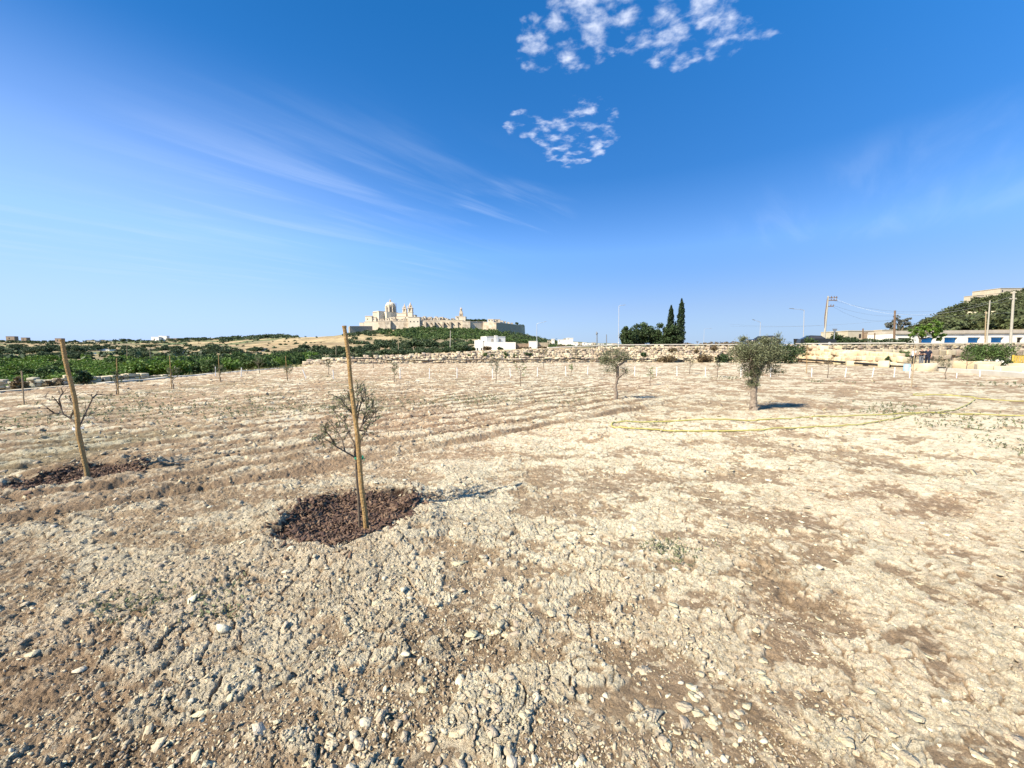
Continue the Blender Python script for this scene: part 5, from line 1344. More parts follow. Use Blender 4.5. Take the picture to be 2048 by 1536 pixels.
# ------------------------------------------------------------------ the low shops with blue shutters
Ys = 78
def shop(label, px0, px1, ytop, sh, Y, shut, first=False):
    a, e = at(px0, 690, Y), at(px1, 690, Y); z0 = land1((a.x + e.x) / 2, Y) - .3; z1 = at(px0, ytop, Y).z; D = 6
    root = thing('shop_unit', label, 'shop', ((a.x + e.x) / 2, Y, z0)); cx = (a.x + e.x) / 2; w = (e.x - a.x) / 2; H = z1 - z0; k = Y / FPX
    s0, s1 = at(sh[0], 690, Y).x - cx, at(sh[1], 690, Y).x - cx; zs = at(px0, sh[2], Y).z - z0; hb = .3
    mb = MB(); mb.box(-w + .01, s0, 0, D, 0, H - .65); mb.box(s1, w - .01, 0, D, 0, H - .65); mb.box(s0, s1, 0, D, zs, H - .65); hang(mb.build('wall', [MT['white']]), root)
    mb = MB(); mb.box(-w, w, -.28, D + .1, H - .648, H - .36); mb.box(-w + .05, w - .05, -.1, D, H - .358, H); hang(mb.build('roof', [MT['shade'], MT['cream']]), root)
    mb = MB(); n = 9
    for i in range(n):
        z = hb + (zs - hb) * i / n; mb.add([(s0 + .03, .16, z), (s1 - .03, .16, z), (s1 - .03, .10, z + (zs - hb) / n), (s0 + .03, .10, z + (zs - hb) / n)], [(0, 1, 2, 3)])
    hang(mb.build('shutter', [MT[shut]]), root)
    mb = MB(); mb.box(s0, s1, .02, .3, 0, hb - .01); hang(mb.build('threshold', [MT['concrete']]), root)
    mb = MB(); mb.box(s0 - .25, s1 + .35, -.22, -.003, zs + .02, zs + .14); hang(mb.build('canopy', [MT['white']]), root)
    # the sloping side screen on the right of each opening
    mb = MB(); mb.add([(s1 + .05, -.01, 0), (s1 + .05, -1.3, 0), (s1 + .05, -.5, zs), (s1 + .05, -.01, zs), (s1 + .25, -.01, 0), (s1 + .25, -1.3, 0), (s1 + .25, -.5, zs), (s1 + .25, -.01, zs)], [(0, 1, 2, 3), (7, 6, 5, 4), (1, 5, 6, 2), (2, 6, 7, 3), (0, 4, 5, 1)]); hang(mb.build('side_screen', [MT['white']]), root)


for lab, a0, a1, yt, sh, m in (('shop unit with grey roller shutter, leftmost beside the cream house', 1788, 1829.8, 661.5, (1796, 1818, 676), 'grey'), ('shop unit with pale blue shutter behind the bright green tree', 1830, 1877.8, 661.5, (1842, 1864, 675.5), 'blue'), ('shop unit with blue shutter just right of the green tree', 1878, 1923.8, 660.8, (1888, 1911, 675.2), 'blue'),
                                ('shop unit with blue shutter left of the two pale poles', 1924, 1970.8, 660.4, (1935, 1956, 675), 'blue'), ('shop unit with blue shutter between the pale poles and the thick timber pole', 1971, 2018.8, 660, (1981, 2003, 674.8), 'blue'), ('cream shop unit with a dark doorway at the right edge', 2019, 2085, 659.5, (2033, 2041, 675), 'dglass')):
    shop(lab, a0, a1, yt, sh, Ys, m)


def block_house(name, label, cat, px0, px1, ytop, ybot, Y, depth, m, wins=(), rz=0.0, group=None, parapet=.25, zb=None, roofm=None, extra=None):
    a, e = at(px0, ybot, Y), at(px1, ybot, Y); z1 = at((px0 + px1) / 2, ytop, Y).z; z0 = a.z if zb is None else zb; cx = (a.x + e.x) / 2; w = (e.x - a.x) / 2 / max(.3, math.cos(rz)); H = z1 - z0
    root = thing(name, label, cat, (cx, Y, z0), group, rz); t = .02 * H + .1
    mb = MB(); mb.box(-w, w, 0, depth, 0, H - t); mb.box(-w - .02 * H, w + .02 * H, -.02 * H, depth, H - t + .002, H); hang(mb.build('wall', [m]), root)
    for x0, x1, y0, y1 in wins:
        u0, u1 = at(x0, y0, Y).x - cx, at(x1, y0, Y).x - cx; v0, v1 = at(x0, y1, Y).z - z0, at(x0, y0, Y).z - z0
        mb = MB(); mb.box(u0, u1, -.03 * (1 + Y / 200), .02, v0, v1); hang(mb.build('window', [MT['dglass']]), root)
    if extra: extra(root, H, w, depth)
    return root


block_house('house', 'long low cream house with flat roof behind the hedge', 'house', 1694, 1789, 661, 690, 92, 8, MT['cream'], [(1718, 1722, 668, 676), (1751, 1757, 672, 684)], zb=2.0)
block_house('house', 'brown stone lean-to with a wall opening in the middle of the cream house', 'house', 1735, 1760, 664, 690, 90.5, 1.2, MT['tan'], [(1749, 1755, 673, 688)], zb=2.0)
block_house('garage', 'cream garage block with a shaded lintel, right end of the cream house', 'garage', 1762, 1786, 659.5, 690, 90, 2, MT['cream'], [(1763, 1781, 668.5, 670)], zb=2.0)  # wide dark strip, built as a window, stands in for the lintel's shade

# ------------------------------------------------------------------ the white house before the hilltop town
wh_b = at(990, 700, 150); zb_ = land1(wh_b.x, 150) - 1.0; k = 150 / FPX; TH = R(-24)
wh = thing('white_house', 'white flat roofed farmhouse with upper storey below the hilltop town', 'house', (at(949, 700, 150).x, 150, zb_), None, 0)
base_z = at(990, 700, 150).z - zb_ + .2
Z = lambda row: EYE - (row - HORIZ) * 150 / FPX - zb_
X = lambda px: (px - 949) * k
mb = MB(); mb.box(X(949.6), X(1031), 0, 8, -1, Z(684.5)); mb.box(X(949.6) - .15, X(966), -.15, 7, -1, Z(680.5)); mb.box(X(955), X(958), 2, 3, Z(680.5), Z(678.5)); mb.box(X(968.5), X(970), .5, 1.2, Z(684.5), Z(682.3)); hang(mb.build('wall', [MT['white']]), wh)
upm = Matrix.Translation((X(972.5), 1.2, 0)) @ Matrix.Rotation(TH * -1, 4, 'Z')
mb = MB(); mb.box(0, 7.9, 0, 6.6, Z(684.5), Z(673), M4=upm); mb.box(-.1, 8.0, -.1, 6.7, Z(673) + .002, Z(672.4), M4=upm); mb.box(3.4, 4.5, -.5, .4, Z(684.5), Z(670.8), M4=upm); hang(mb.build('upper_storey', [MT['white']]), wh)
for x0, w_ in ((2.0, .8), (5.2, .8)):
    mb = MB(); mb.box(x0, x0 + w_, -.06, .02, Z(683.8), Z(679.2), M4=upm); mb.tube([upm @ Vector((x0 + w_ / 2, -.06, Z(679.2))), upm @ Vector((x0 + w_ / 2, .02, Z(679.2)))], w_ / 2, 12); hang(mb.build('window', [MT['shade']]), wh)
mb = MB(); mb.box(7.88, 7.96, 1.4, 3.2, Z(683.6), Z(678), M4=upm); hang(mb.build('window', [MT['dglass']]), wh)
for x0, x1, r0 in ((953.5, 956, 696), (962, 964, 696), (966, 969.5, 694.5), (972, 979, 695.5), (997, 1001, 696.5)):
    mb = MB(); mb.box(X(x0), X(x1), -.22, -.1 if x0 < 966 else .02, Z(700.5), Z(r0)); hang(mb.build('door' if x0 < 966 else 'window', [MT['dglass']]), wh)
block_house('yard_wall', 'brown stone yard wall right of the white farmhouse', 'wall', 1031.5, 1057.5, 687, 700, 152, .5, MT['tan'])
block_house('hut', 'small white hut between two yard walls', 'hut', 1058, 1075, 682, 698, 150, 3.4, MT['white'])
block_house('yard_wall', 'grey yard wall on the right of the white hut', 'wall', 1075.5, 1096, 685, 698, 152, .5, MT['greystone'])
block_house('yard_wall', 'low cream wall left of the white farmhouse', 'wall', 934, 949, 692, 703, 151, .6, MT['cream'])
for px, yt, hw, Y, lab, m in ((975, 693, 12, 143, 'dark reddish shrub before the white farmhouse', 'dry'), (1000, 695, 8, 143, 'small dark shrub at the foot of the white farmhouse', 'ever'), (925, 693, 11, 120, 'dark bush left of the white farmhouse', 'ever'), (945, 695, 7, 140, 'dark bush by the farmhouse corner', 'ever'), (1048, 694, 20, 140, 'long dry hedge before the brown yard wall', 'dry'), (1085, 693, 12, 130, 'dry brown scrub before the grey yard wall', 'dry'), (1125, 691, 16, 160, 'dry brown scrub on the slope below the far town', 'dry')):
    bush('shrub', lab, 'shrub', px, 703, yt, hw, Y, m, 700, int(px) * 2, leaf=.6, stem=False)


# ------------------------------------------------------------------ the walled town on its hill
YC = 880.0
kc = YC / FPX


def cb(px0, px1, ytop, ybot, Y=YC):                                             # a rectangle seen in the picture, as metres at distance Y
    a, e = at(px0, ybot, Y), at(px1, ytop, Y); return a.x, e.x, a.z, e.z


def rampart(label, pts, ztop_rows, zbot_rows, depth=14, m='ramp', buttress=()):
    """pts: (px, Y) along the wall top; a battered wall with a parapet course"""
    P_ = [at(px, 650, Y) for px, Y in pts]; root = thing('rampart', label, 'rampart', (P_[0].x, P_[0].y, at(pts[0][0], zbot_rows[0], pts[0][1]).z))
    mb = MB()
    for i in range(len(pts) - 1):
        a, e = P_[i], P_[i + 1]; d = Vector((e.x - a.x, e.y - a.y, 0)).normalized(); n_ = Vector((-d.y, d.x, 0))
        zt = [at(pts[j][0], ztop_rows[j], pts[j][1]).z for j in (i, i + 1)]; zb = [at(pts[j][0], zbot_rows[j], pts[j][1]).z - 6 for j in (i, i + 1)]
        A = Vector((a.x, a.y, 0)); E_ = Vector((e.x, e.y, 0)); o = n_ * -1.6
        vs = [A + o + Vector((0, 0, zb[0])), E_ + o + Vector((0, 0, zb[1])), E_ + n_ * depth + Vector((0, 0, zb[1])), A + n_ * depth + Vector((0, 0, zb[0])), A + Vector((0, 0, zt[0])), E_ + Vector((0, 0, zt[1])), E_ + n_ * depth + Vector((0, 0, zt[1])), A + n_ * depth + Vector((0, 0, zt[0]))]
        mb.add(vs, [(3, 2, 1, 0), (4, 5, 6, 7), (0, 1, 5, 4), (1, 2, 6, 5), (2, 3, 7, 6), (3, 0, 4, 7)])
    o = mb.build('wall', [MT[m]]); under(o, root)
    mb = MB()
    for i in range(len(pts) - 1):
        a, e = P_[i], P_[i + 1]; d = Vector((e.x - a.x, e.y - a.y, 0)).normalized(); n_ = Vector((-d.y, d.x, 0)); zt = [at(pts[j][0], ztop_rows[j], pts[j][1]).z for j in (i, i + 1)]
        V = [a, e, e, a]; off = (-.5, -.5, 1.5, 1.5)
        vs = [Vector((v.x, v.y, 0)) + n_ * f + Vector((0, 0, zt[j] + .01)) for v, f, j in zip(V, off, (0, 1, 1, 0))]; mb.add(vs + [v + Vector((0, 0, 1.1)) for v in vs], [(4, 5, 6, 7), (0, 1, 5, 4), (1, 2, 6, 5), (2, 3, 7, 6), (3, 0, 4, 7), (3, 2, 1, 0)])
    under(mb.build('parapet', [MT['city']]), root)
    return root


rampart('low grey outwork at the far left foot of the walled town', [(699, 850), (753, 884), (769, 872)], [653, 653, 653], [668, 666, 664], 10, 'greystone')  # darker stone colour deepens the shade on this dull face
rampart('tall pale bastion below the domed church', [(757, 872), (781, 872), (783.5, 886)], [642, 642, 642], [659, 660, 660], 12)
rampart('pale rampart between the bastion and the three windowed house', [(783, 880), (818, 880)], [642.5, 642.5], [660, 661], 12)
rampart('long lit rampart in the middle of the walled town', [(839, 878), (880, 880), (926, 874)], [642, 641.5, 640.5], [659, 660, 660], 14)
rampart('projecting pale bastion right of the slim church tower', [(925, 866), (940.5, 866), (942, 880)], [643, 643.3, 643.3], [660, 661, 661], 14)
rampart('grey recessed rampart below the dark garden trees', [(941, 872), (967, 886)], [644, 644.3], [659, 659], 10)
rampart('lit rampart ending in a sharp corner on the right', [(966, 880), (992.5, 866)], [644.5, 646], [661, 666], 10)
rampart('long shaded rampart at the right end of the walled town', [(992.5, 866), (1012, 890), (1042, 925), (1049.5, 950)], [646, 647.5, 651.3, 652.5], [668, 668, 674, 675], 16, 'greystone')  # shade partly painted: darker stone colour than the lit ramparts


def chouse(label, px0, px1, yt, yb, Y=900, d=14, wins=(), m='city', group=None, zdrop=8, name='town_house', cat='house'):
    z0 = at(px0, yb, Y).z - zdrop
    W_ = list(wins) if not isinstance(wins, int) else [(px0 + (px1 - px0) * (i + .35) / wins, px0 + (px1 - px0) * (i + .65) / wins, yt + 2.2, yt + 4.2) for i in range(wins)]
    return block_house(name, label, cat, px0, px1, yt, yb, Y, d, MT[m], W_, zb=z0, group=group)


chouse('square pale house with three windows standing flush with the ramparts', 817, 839.5, 633.5, 658, 874, 16, [(820, 822, 642, 644.5), (827, 829, 642, 644.5), (834.5, 836.5, 642, 644.5)])
chouse('tall bright end house at the left of the domed church', 731, 744, 631.5, 652, 884, 12, [(734.5, 735.6, 637, 640)])
chouse('bright stepped block left of the church choir', 728, 757, 643, 655, 878, 14)
chouse('pale block standing in front of the choir with a shaded slot', 741, 752, 634, 652, 886, 10, [(747, 748.5, 637.5, 639.5)])
chouse('small reddish turret house on the low grey outwork', 719, 727.5, 645, 655, 878, 7)
chouse('white terrace house before the bell towers', 793, 817, 632.5, 645, 892, 14, [(795, 796.5, 638, 639.6), (799.5, 801, 638, 639.6), (804, 805.5, 638, 639.6), (810, 811.5, 634.5, 636.5)])
chouse('small white house below the church dome', 779, 790, 634, 645, 890, 10, 1)
chouse('pale house between the bell towers and the three windowed house', 806, 832, 629.5, 645, 915, 12, 2)
for i, (a0, a1, yt, w) in enumerate(((840, 846, 634, 1), (846.5, 851, 632.5, 0), (851.5, 857, 634.5, 1), (857.5, 863, 633.5, 1), (863.5, 869, 635.5, 0), (869.5, 874, 633, 1), (874.5, 879.5, 634.8, 1), (880, 886, 633.6, 1), (886.5, 892, 635.5, 1), (892.5, 897, 637, 0))):
    chouse('small flat roofed town house crowded along the middle of the ramparts', a0, a1, yt, 645, 905 + (i * 7) % 20, 10, w, group='small houses along the middle ramparts')
chouse('pale house stepping up to the slim church tower', 911, 918, 632, 645, 900, 12, 1)
chouse('lit house with two windows above the sharp rampart corner', 975.5, 987, 638, 648, 885, 12, 2)
chouse('shaded house right of the lit house above the rampart corner', 988, 1000, 638.5, 649, 892, 10, 1, m='ramp')  # darker stone than the lit house, so its front reads as shaded
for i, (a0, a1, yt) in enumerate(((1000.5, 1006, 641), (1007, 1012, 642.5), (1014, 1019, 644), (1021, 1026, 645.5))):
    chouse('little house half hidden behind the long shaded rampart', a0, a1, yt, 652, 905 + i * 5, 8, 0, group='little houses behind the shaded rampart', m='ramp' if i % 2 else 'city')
# the domed church
ch = thing('church', 'great church with scaffolded dome and twin pointed bell towers', 'church', (at(778, 645, 905).x, 905, at(778, 645, 905).z - 8))


def chp(name, px0, px1, yt, yb, Y, d, m, rz=0.0):
    x0, x1, z0, z1 = cb(px0, px1, yt, yb, Y); mb = MB(); mb.box(x0, x1, Y, Y + d, z0 - 6, z1); mb.box(x0 - .5, x1 + .5, Y - .5, Y + d + .5, z1 + .01, z1 + 1.2); return under(mb.build(name, [MT[m]]), ch)


lr = [o for o in bpy.data.objects if o.get('label') == 'long lit rampart in the middle of the walled town'][0]
for p in (849, 866, 884, 899, 913):
    x0, x1, z0, z1 = cb(p, p + 3.2, 643.5, 661, 873); mb = MB(); mb.box(x0, x1, 872.5, 880, z0 - 5, z1); under(mb.build('buttress', [MT['ramp']]), lr)
for p, q in ((843, 646), (853, 647), (861, 645.5), (871, 646.5), (876, 645.5), (889, 646.5), (894, 645.5), (905, 646), (918, 645.5)):
    x0, x1, z0, z1 = cb(p, p + 1.1, q, q + 1.7, 875.6); mb = MB(); mb.box(x0, x1, 874.6 - .06 * (p - 839) + 1.5, 880, z0, z1); under(mb.build('window', [MT['dglass']]), lr)
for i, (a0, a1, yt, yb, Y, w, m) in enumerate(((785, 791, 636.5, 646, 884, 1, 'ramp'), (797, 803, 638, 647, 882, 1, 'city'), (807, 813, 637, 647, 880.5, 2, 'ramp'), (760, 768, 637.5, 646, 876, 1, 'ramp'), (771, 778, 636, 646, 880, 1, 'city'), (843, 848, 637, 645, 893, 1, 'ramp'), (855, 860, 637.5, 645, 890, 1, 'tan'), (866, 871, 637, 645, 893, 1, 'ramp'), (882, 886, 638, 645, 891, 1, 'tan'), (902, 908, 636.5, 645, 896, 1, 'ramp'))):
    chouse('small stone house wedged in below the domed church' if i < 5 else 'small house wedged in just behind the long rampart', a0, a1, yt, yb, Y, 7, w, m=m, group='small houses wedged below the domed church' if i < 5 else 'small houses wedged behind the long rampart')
M_rot = Matrix.Translation((at(768, 640, 910).x, 910, 0)) @ Matrix.Rotation(R(50), 4, 'Z')
_, _, z0, z1 = cb(756, 792, 624.5, 645, 910)
mb = MB(); mb.box(-20, 30, -11, 9, z0 - 8, z1, M4=M_rot); mb.box(-20.6, 30.6, -11.6, 9.6, z1 + .01, z1 + 1.0, M4=M_rot); mb.box(-6, 6, -20, 22, z0 - 8, z1 - .6, M4=M_rot); under(mb.build('nave', [MT['city']]), ch)
chp('choir', 746, 757.5, 625, 652, 890, 16, 'city')
x0, x1, z0, z1 = cb(767.8, 787.8, 610.5, 626, 912); cx = (x0 + x1) / 2; rr_ = (x1 - x0) / 2; cy = 912 + rr_
mb = MB(); mb.lathe([(rr_ * .96, z0 - 4), (rr_ * .96, z0 + .5), (rr_ * .88, z0 + .8), (rr_ * .88, z1 - 1.2), (rr_ * 1.0, z1 - 1.0), (rr_ * 1.0, z1)], cx, cy, 8); dr = under(mb.build('drum', [MT['city']]), ch)
for i in range(8):
    a = (i + .5) / 8 * 2 * math.pi; ux, uy = math.cos(a), math.sin(a); mb = MB(); M4 = Matrix.Translation((cx, cy, 0)) @ Matrix.Rotation(a, 4, 'Z')
    mb.box(rr_ * .80, rr_ * .835, -1.3, 1.3, z0 + 3, z1 - 4, M4=M4); w_ = mb.build('window', [MT['dglass']]); w_.parent = dr
    a = i / 8 * 2 * math.pi; M4 = Matrix.Translation((cx, cy, 0)) @ Matrix.Rotation(a, 4, 'Z'); mb = MB(); mb.box(rr_ * .82, rr_ * 1.05, -.9, .9, z0 + .9, z1 - 1.1, M4=M4); w_ = mb.build('pier', [MT['city']]); w_.parent = dr
zt = at(778, 603, 912).z; mb = MB(); mb.lathe([(rr_ * .93 * math.cos(t), z1 + .02 + (zt - z1) * math.sin(t)) for t in np.linspace(0, 1.35, 9)], cx, cy, 16)
dome = under(mb.build('dome', [MT['city']], smooth=True), ch)
mb = MB()
for i in range(8):
    a = i / 8 * 2 * math.pi; mb.tube([(cx + rr_ * .95 * math.cos(t) * math.cos(a), cy + rr_ * .95 * math.cos(t) * math.sin(a), z1 + .1 + (zt - z1) * 1.01 * math.sin(t)) for t in np.linspace(0, 1.3, 7)], .55, 5)
w_ = mb.build('rib', [MT['city']]); w_.parent = dome
zl = at(778, 598, 912).z; mb = MB(); mb.lathe([(3.0, zt - .5), (3.2, zt), (2.4, zt + .2), (2.4, zt + (zl - zt) * .55), (3.0, zt + (zl - zt) * .6), (2.0, zt + (zl - zt) * .8), (.5, zl), (.2, zl + 2.2)], cx, cy, 8); under(mb.build('lantern', [MT['ramp']]), ch)
mb = MB()
for i in range(7):
    a = R(-62 + i * 17); mb.tube([(cx + rr_ * 1.16 * math.cos(a), cy + rr_ * 1.16 * math.sin(a), z0 + 2), (cx + rr_ * 1.16 * math.cos(a), cy + rr_ * 1.16 * math.sin(a), z1 + 6)], .16, 4)
for zz in np.arange(z0 + 3, z1 + 6, 2.4):
    mb.tube([(cx + rr_ * 1.16 * math.cos(a), cy + rr_ * 1.16 * math.sin(a), zz) for a in np.radians(np.arange(-62, 42, 12))], .15, 4)
under(mb.build('scaffolding', [MT['grey']]), ch)


def belltower(px0, px1, yspire, ytop, ybot, Y, nm='bell_tower'):
    x0, x1, z0, z1 = cb(px0, px1, ytop, ybot, Y); cx = (x0 + x1) / 2; w = (x1 - x0) / 2; zs = at((px0 + px1) / 2, yspire, Y).z; cy = Y + w
    mb = MB(); h = z1 - z0
    mb.box(cx - w, cx + w, cy - w, cy + w, z0 - 8, z0 + h * .42); mb.box(cx - w * 1.1, cx + w * 1.1, cy - w * 1.1, cy + w * 1.1, z0 + h * .42 + .01, z0 + h * .47)
    for sx in (-1, 1):
        for sy in (-1, 1): mb.box(cx + sx * w * .72 - w * .24, cx + sx * w * .72 + w * .24, cy + sy * w * .72 - w * .24, cy + sy * w * .72 + w * .24, z0 + h * .47 + .01, z0 + h * .92)
    mb.box(cx - w * .55, cx + w * .55, cy - w * .55, cy + w * .55, z0 + h * .47 + .01, z0 + h * .92); mb.box(cx - w * 1.1, cx + w * 1.1, cy - w * 1.1, cy + w * 1.1, z0 + h * .92 + .01, z1)
    t = under(mb.build(nm, [MT['city']]), ch)
    mb = MB(); mb.lathe([(w * .72, z1 + .01), (w * .72, z1 + (zs - z1) * .28), (w * .82, z1 + (zs - z1) * .32), (w * .5, z1 + (zs - z1) * .5), (w * .22, z1 + (zs - z1) * .8), (.15, zs)], cx, cy, 8)
    s_ = mb.build('spire', [MT['ramp']]); s_.parent = t
    for sx in (-1, 1):
        mb = MB(); mb.lathe([(w * .16, z1 + .01), (w * .16, z1 + (zs - z1) * .22), (.1, z1 + (zs - z1) * .42)], cx + sx * w * .9, cy - w * .9, 6); s_ = mb.build('pinnacle', [MT['city']]); s_.parent = t


belltower(805, 812, 606.5, 617, 630, 905)
belltower(815.3, 824.3, 603.5, 615, 631, 896)
chp('facade', 794, 812, 627, 645, 900, 12, 'city')
ct = thing('church_tower', 'slim church tower with stepped belfry rising above the middle ramparts', 'church', (at(921.5, 643, 900).x, 900, at(921.5, 643, 900).z - 8))
x0, x1, z0, z1 = cb(917, 931, 633.5, 648, 900); mb = MB(); mb.box(x0, x1, 900, 922, z0 - 6, z1); mb.box(x0 - .4, x1 + .4, 899.6, 922.4, z1 + .01, z1 + .9); under(mb.build('nave', [MT['city']]), ct)
x0, x1, z0, z1 = cb(918.2, 925.2, 622, 634, 900); cx, w = (x0 + x1) / 2, (x1 - x0) / 2; mb = MB(); mb.box(cx - w, cx + w, 901, 901 + 2 * w, z0 - 2, z0 + (z1 - z0) * .55); mb.box(cx - w * 1.1, cx + w * 1.1, 900.8, 901.2 + 2 * w, z0 + (z1 - z0) * .55 + .01, z0 + (z1 - z0) * .62)
mb.box(cx - w * .82, cx + w * .82, 901 + .2 * w, 901 + 1.8 * w, z0 + (z1 - z0) * .62 + .01, z1); t = under(mb.build('tower', [MT['ramp']]), ct)
zs = at(921.7, 613.5, 900).z; mb = MB(); mb.lathe([(w * .6, z1 + .01), (w * .6, z1 + (zs - z1) * .45), (w * .75, z1 + (zs - z1) * .5), (w * .35, z1 + (zs - z1) * .75), (.15, zs)], cx, 901 + w, 8); s_ = mb.build('spire', [MT['ramp']]); s_.parent = t
for dx in (0,):
    mb = MB(); mb.box(cx - w * .25, cx + w * .25, 900.93, 901.02, z0 + (z1 - z0) * .2, z0 + (z1 - z0) * .45); s_ = mb.build('belfry_opening', [MT['dglass']]); s_.parent = t

# houses of the farther town right of the hill, and lone farmhouses in the valley on the left
for i, (a0, a1, yt, lab) in enumerate(((1096, 1103, 681, None), (1104, 1109, 677.5, None), (1117, 1132, 679, 'grey roofed house left of the tallest white block in the far town'), (1128, 1137, 677, None), (1134, 1146, 675.5, 'tallest white block in the far town right of the walled hill'), (1148, 1156, 684, None), (1157, 1166, 685.5, None), (1167, 1173, 684.5, None), (1174, 1183, 686, None), (1185, 1191, 685, None), (1198, 1208, 687, None), (1216, 1224, 687.3, None), (1226, 1234, 686.5, None))):
    Yh = 520 + (i * 37) % 120
    block_house('house', lab or 'tiny pale house in the far town right of the walled hill', 'house', a0, a1, yt, 694, Yh, 10, MT['white' if i % 3 else 'cream'], [(a0 + 1.5, a0 + 2.6, yt + 2, yt + 4)], group=None if lab else 'tiny pale houses of the far town', zb=land1(at(a0, 694, Yh).x, Yh) - 3)
for a0, a1, yt, yb, Yh, m, lab in ((303, 318, 673.5, 683, 1050, 'white', 'white villa wing on the left skyline, left half'), (318, 334, 671.5, 683, 1060, 'white', 'tall white villa on the left skyline with flat roofs'), (333, 356, 676.5, 685, 1040, 'tan', 'long tan wall block beside the white villa on the skyline'), (12, 29, 672.5, 679, 1080, 'tan', 'long tan farm building on the skyline at the far left'), (42, 53, 675, 680, 1080, 'tan', 'low tan shed on the skyline right of the long farm building'), (110, 123, 676.5, 683, 1060, 'tan', 'tan cube house on the skyline behind the left stake'), (174, 190, 681, 685, 1060, 'cream', 'low pale house among skyline trees, left'), (203, 214, 681, 685, 1060, 'cream', 'low pale house among skyline trees, right'), (186, 197, 697.5, 703, 380, 'white', 'small white hut in the left valley'), (211.5, 219, 699, 703, 370, 'white', 'smaller white hut right of the other hut in the valley'), (326, 350, 701, 707, 300, 'greystone', 'grey low shed among trees in the valley'), (161, 167, 705.5, 708, 290, 'white', 'tiny white hut low in the valley'), (512, 522, 696, 699, 330, 'cream', 'low cream shed below the golden terraces')):
    block_house('farm_building', lab, 'house', a0, a1, yt, yb, Yh, 9, MT[m], [(a0 + (a1 - a0) * .3, a0 + (a1 - a0) * .42, yt + (yb - yt) * .4, yb - .5)], zb=land1(at(a0, yb, Yh).x, Yh) - 2)
dm = thing('chapel', 'small distant chapel with a grey dome on the left skyline', 'church', (at(533, 676, 1150).x, 1150, land1(at(533, 676, 1150).x, 1150) - 2)); q = at(533, 668.5, 1150); w = 3.2 * 1150 / FPX; zt = q.z - dm.location.z
mb = MB(); mb.box(-w, w, -w, w, 0, zt * .5); hang(mb.build('wall', [MT['greystone']]), dm); mb = MB(); mb.lathe([(w * .9, zt * .5 + .02), (w * .9, zt * .6)] + [(w * .9 * math.cos(t), zt * .6 + zt * .36 * math.sin(t)) for t in np.linspace(.05, 1.4, 6)] + [(.3, zt)], 0, 0, 12); hang(mb.build('dome', [MT['greystone']]), dm)
# buildings on the right hill
for a0, a1, yt, yb, Yh, d, m, lab in ((2000, 2090, 576, 590, 330, 20, 'cream', 'long cream building along the crest of the right hill'), (1953, 1968, 590, 598, 320, 9, 'cream', 'small cream house below the crest of the right hill'), (1996, 2006, 586, 596, 322, 9, 'cream', 'narrow cream house beside the crest building'), (2010, 2070, 636, 647, 215, 6, 'lime', 'bright terrace wall crossing the right hill above the shops'), (1954, 1972, 646, 654, 205, 4, 'lime', 'pale rock terrace block above the roofs')):
    block_house('hill_house' if m == 'cream' else 'terrace_wall', lab, 'house' if m == 'cream' else 'wall', a0, a1, yt, yb, Yh, d, MT[m], [(a0 + 4, a0 + 6, yt + 4, yt + 8)] if m == 'cream' else (), zb=land1(at(a0, yb, Yh).x, Yh) - 4)
rk = np.random.default_rng(700); C, D = [], []
for px, py, Yh, s in ((1952, 612, 275, 2.2), (1945, 601, 300, 2.5), (1975, 604, 300, 3), (1948, 633, 235, 2.0), (1980, 637, 225, 1.8), (1866, 634, 210, 1.6), (2035, 601, 290, 3.4), (1985, 596, 310, 3), (2020, 596, 310, 3.0), (1990, 645, 210, 2.0), (1942, 602, 298, 1.8)):
    b = at(px, py, Yh); v, f = stones(np.zeros((1, 3)), np.array([[s * 1.8, s, s * .8]]), rk, 3, .2, ICO2)
    o = mesh_np('rock_outcrop', [(v, f, 0)], [MT['lime']]); o.location = (b.x, b.y, land1(b.x, b.y) + s * .3); tag(o, 'pale limestone outcrop showing between the bushes of the right hill', 'rock', 'limestone outcrops on the right hill')

# ------------------------------------------------------------------ orchards, trees and scrub of the countryside
def tree_mesh(name, r, h, n, leafm, seed, leaf, trunk=True):
    r_ = np.random.default_rng(seed); tz = h * .16 if trunk else 0
    P = crown_pts(r_, n, (r * .82, r * .82, (h - tz) * .42), 16 + int(r * 2), .36 * min(r, h) , .45, -.85, (0, 0, tz + (h - tz) * .5)); v, f = leaves(P, leaf, .6, r_)
    tv, tf = np_tube([(0, 0, -.8), (.04 * r, 0, h * .2), (0, .05 * r, h * .55)], [.05 * r + .05, .04 * r + .03, .02], 6)
    return mesh_np(name, [(v, f, 0), (tv, tf, 1)], [MT[leafm], MT['bark']], link=False).data


def plant(name, me, x, y, s, label, cat, group, sz=1.0, rng=None, dz=0.0):
    o = bpy.data.objects.new(name, me); COL.objects.link(o); o.location = (x, y, land1(x, y) + dz); o.rotation_euler = (0, 0, rng.uniform(0, 6.28)); o.scale = (s, s, s * sz)
    return tag(o, label, cat, group)


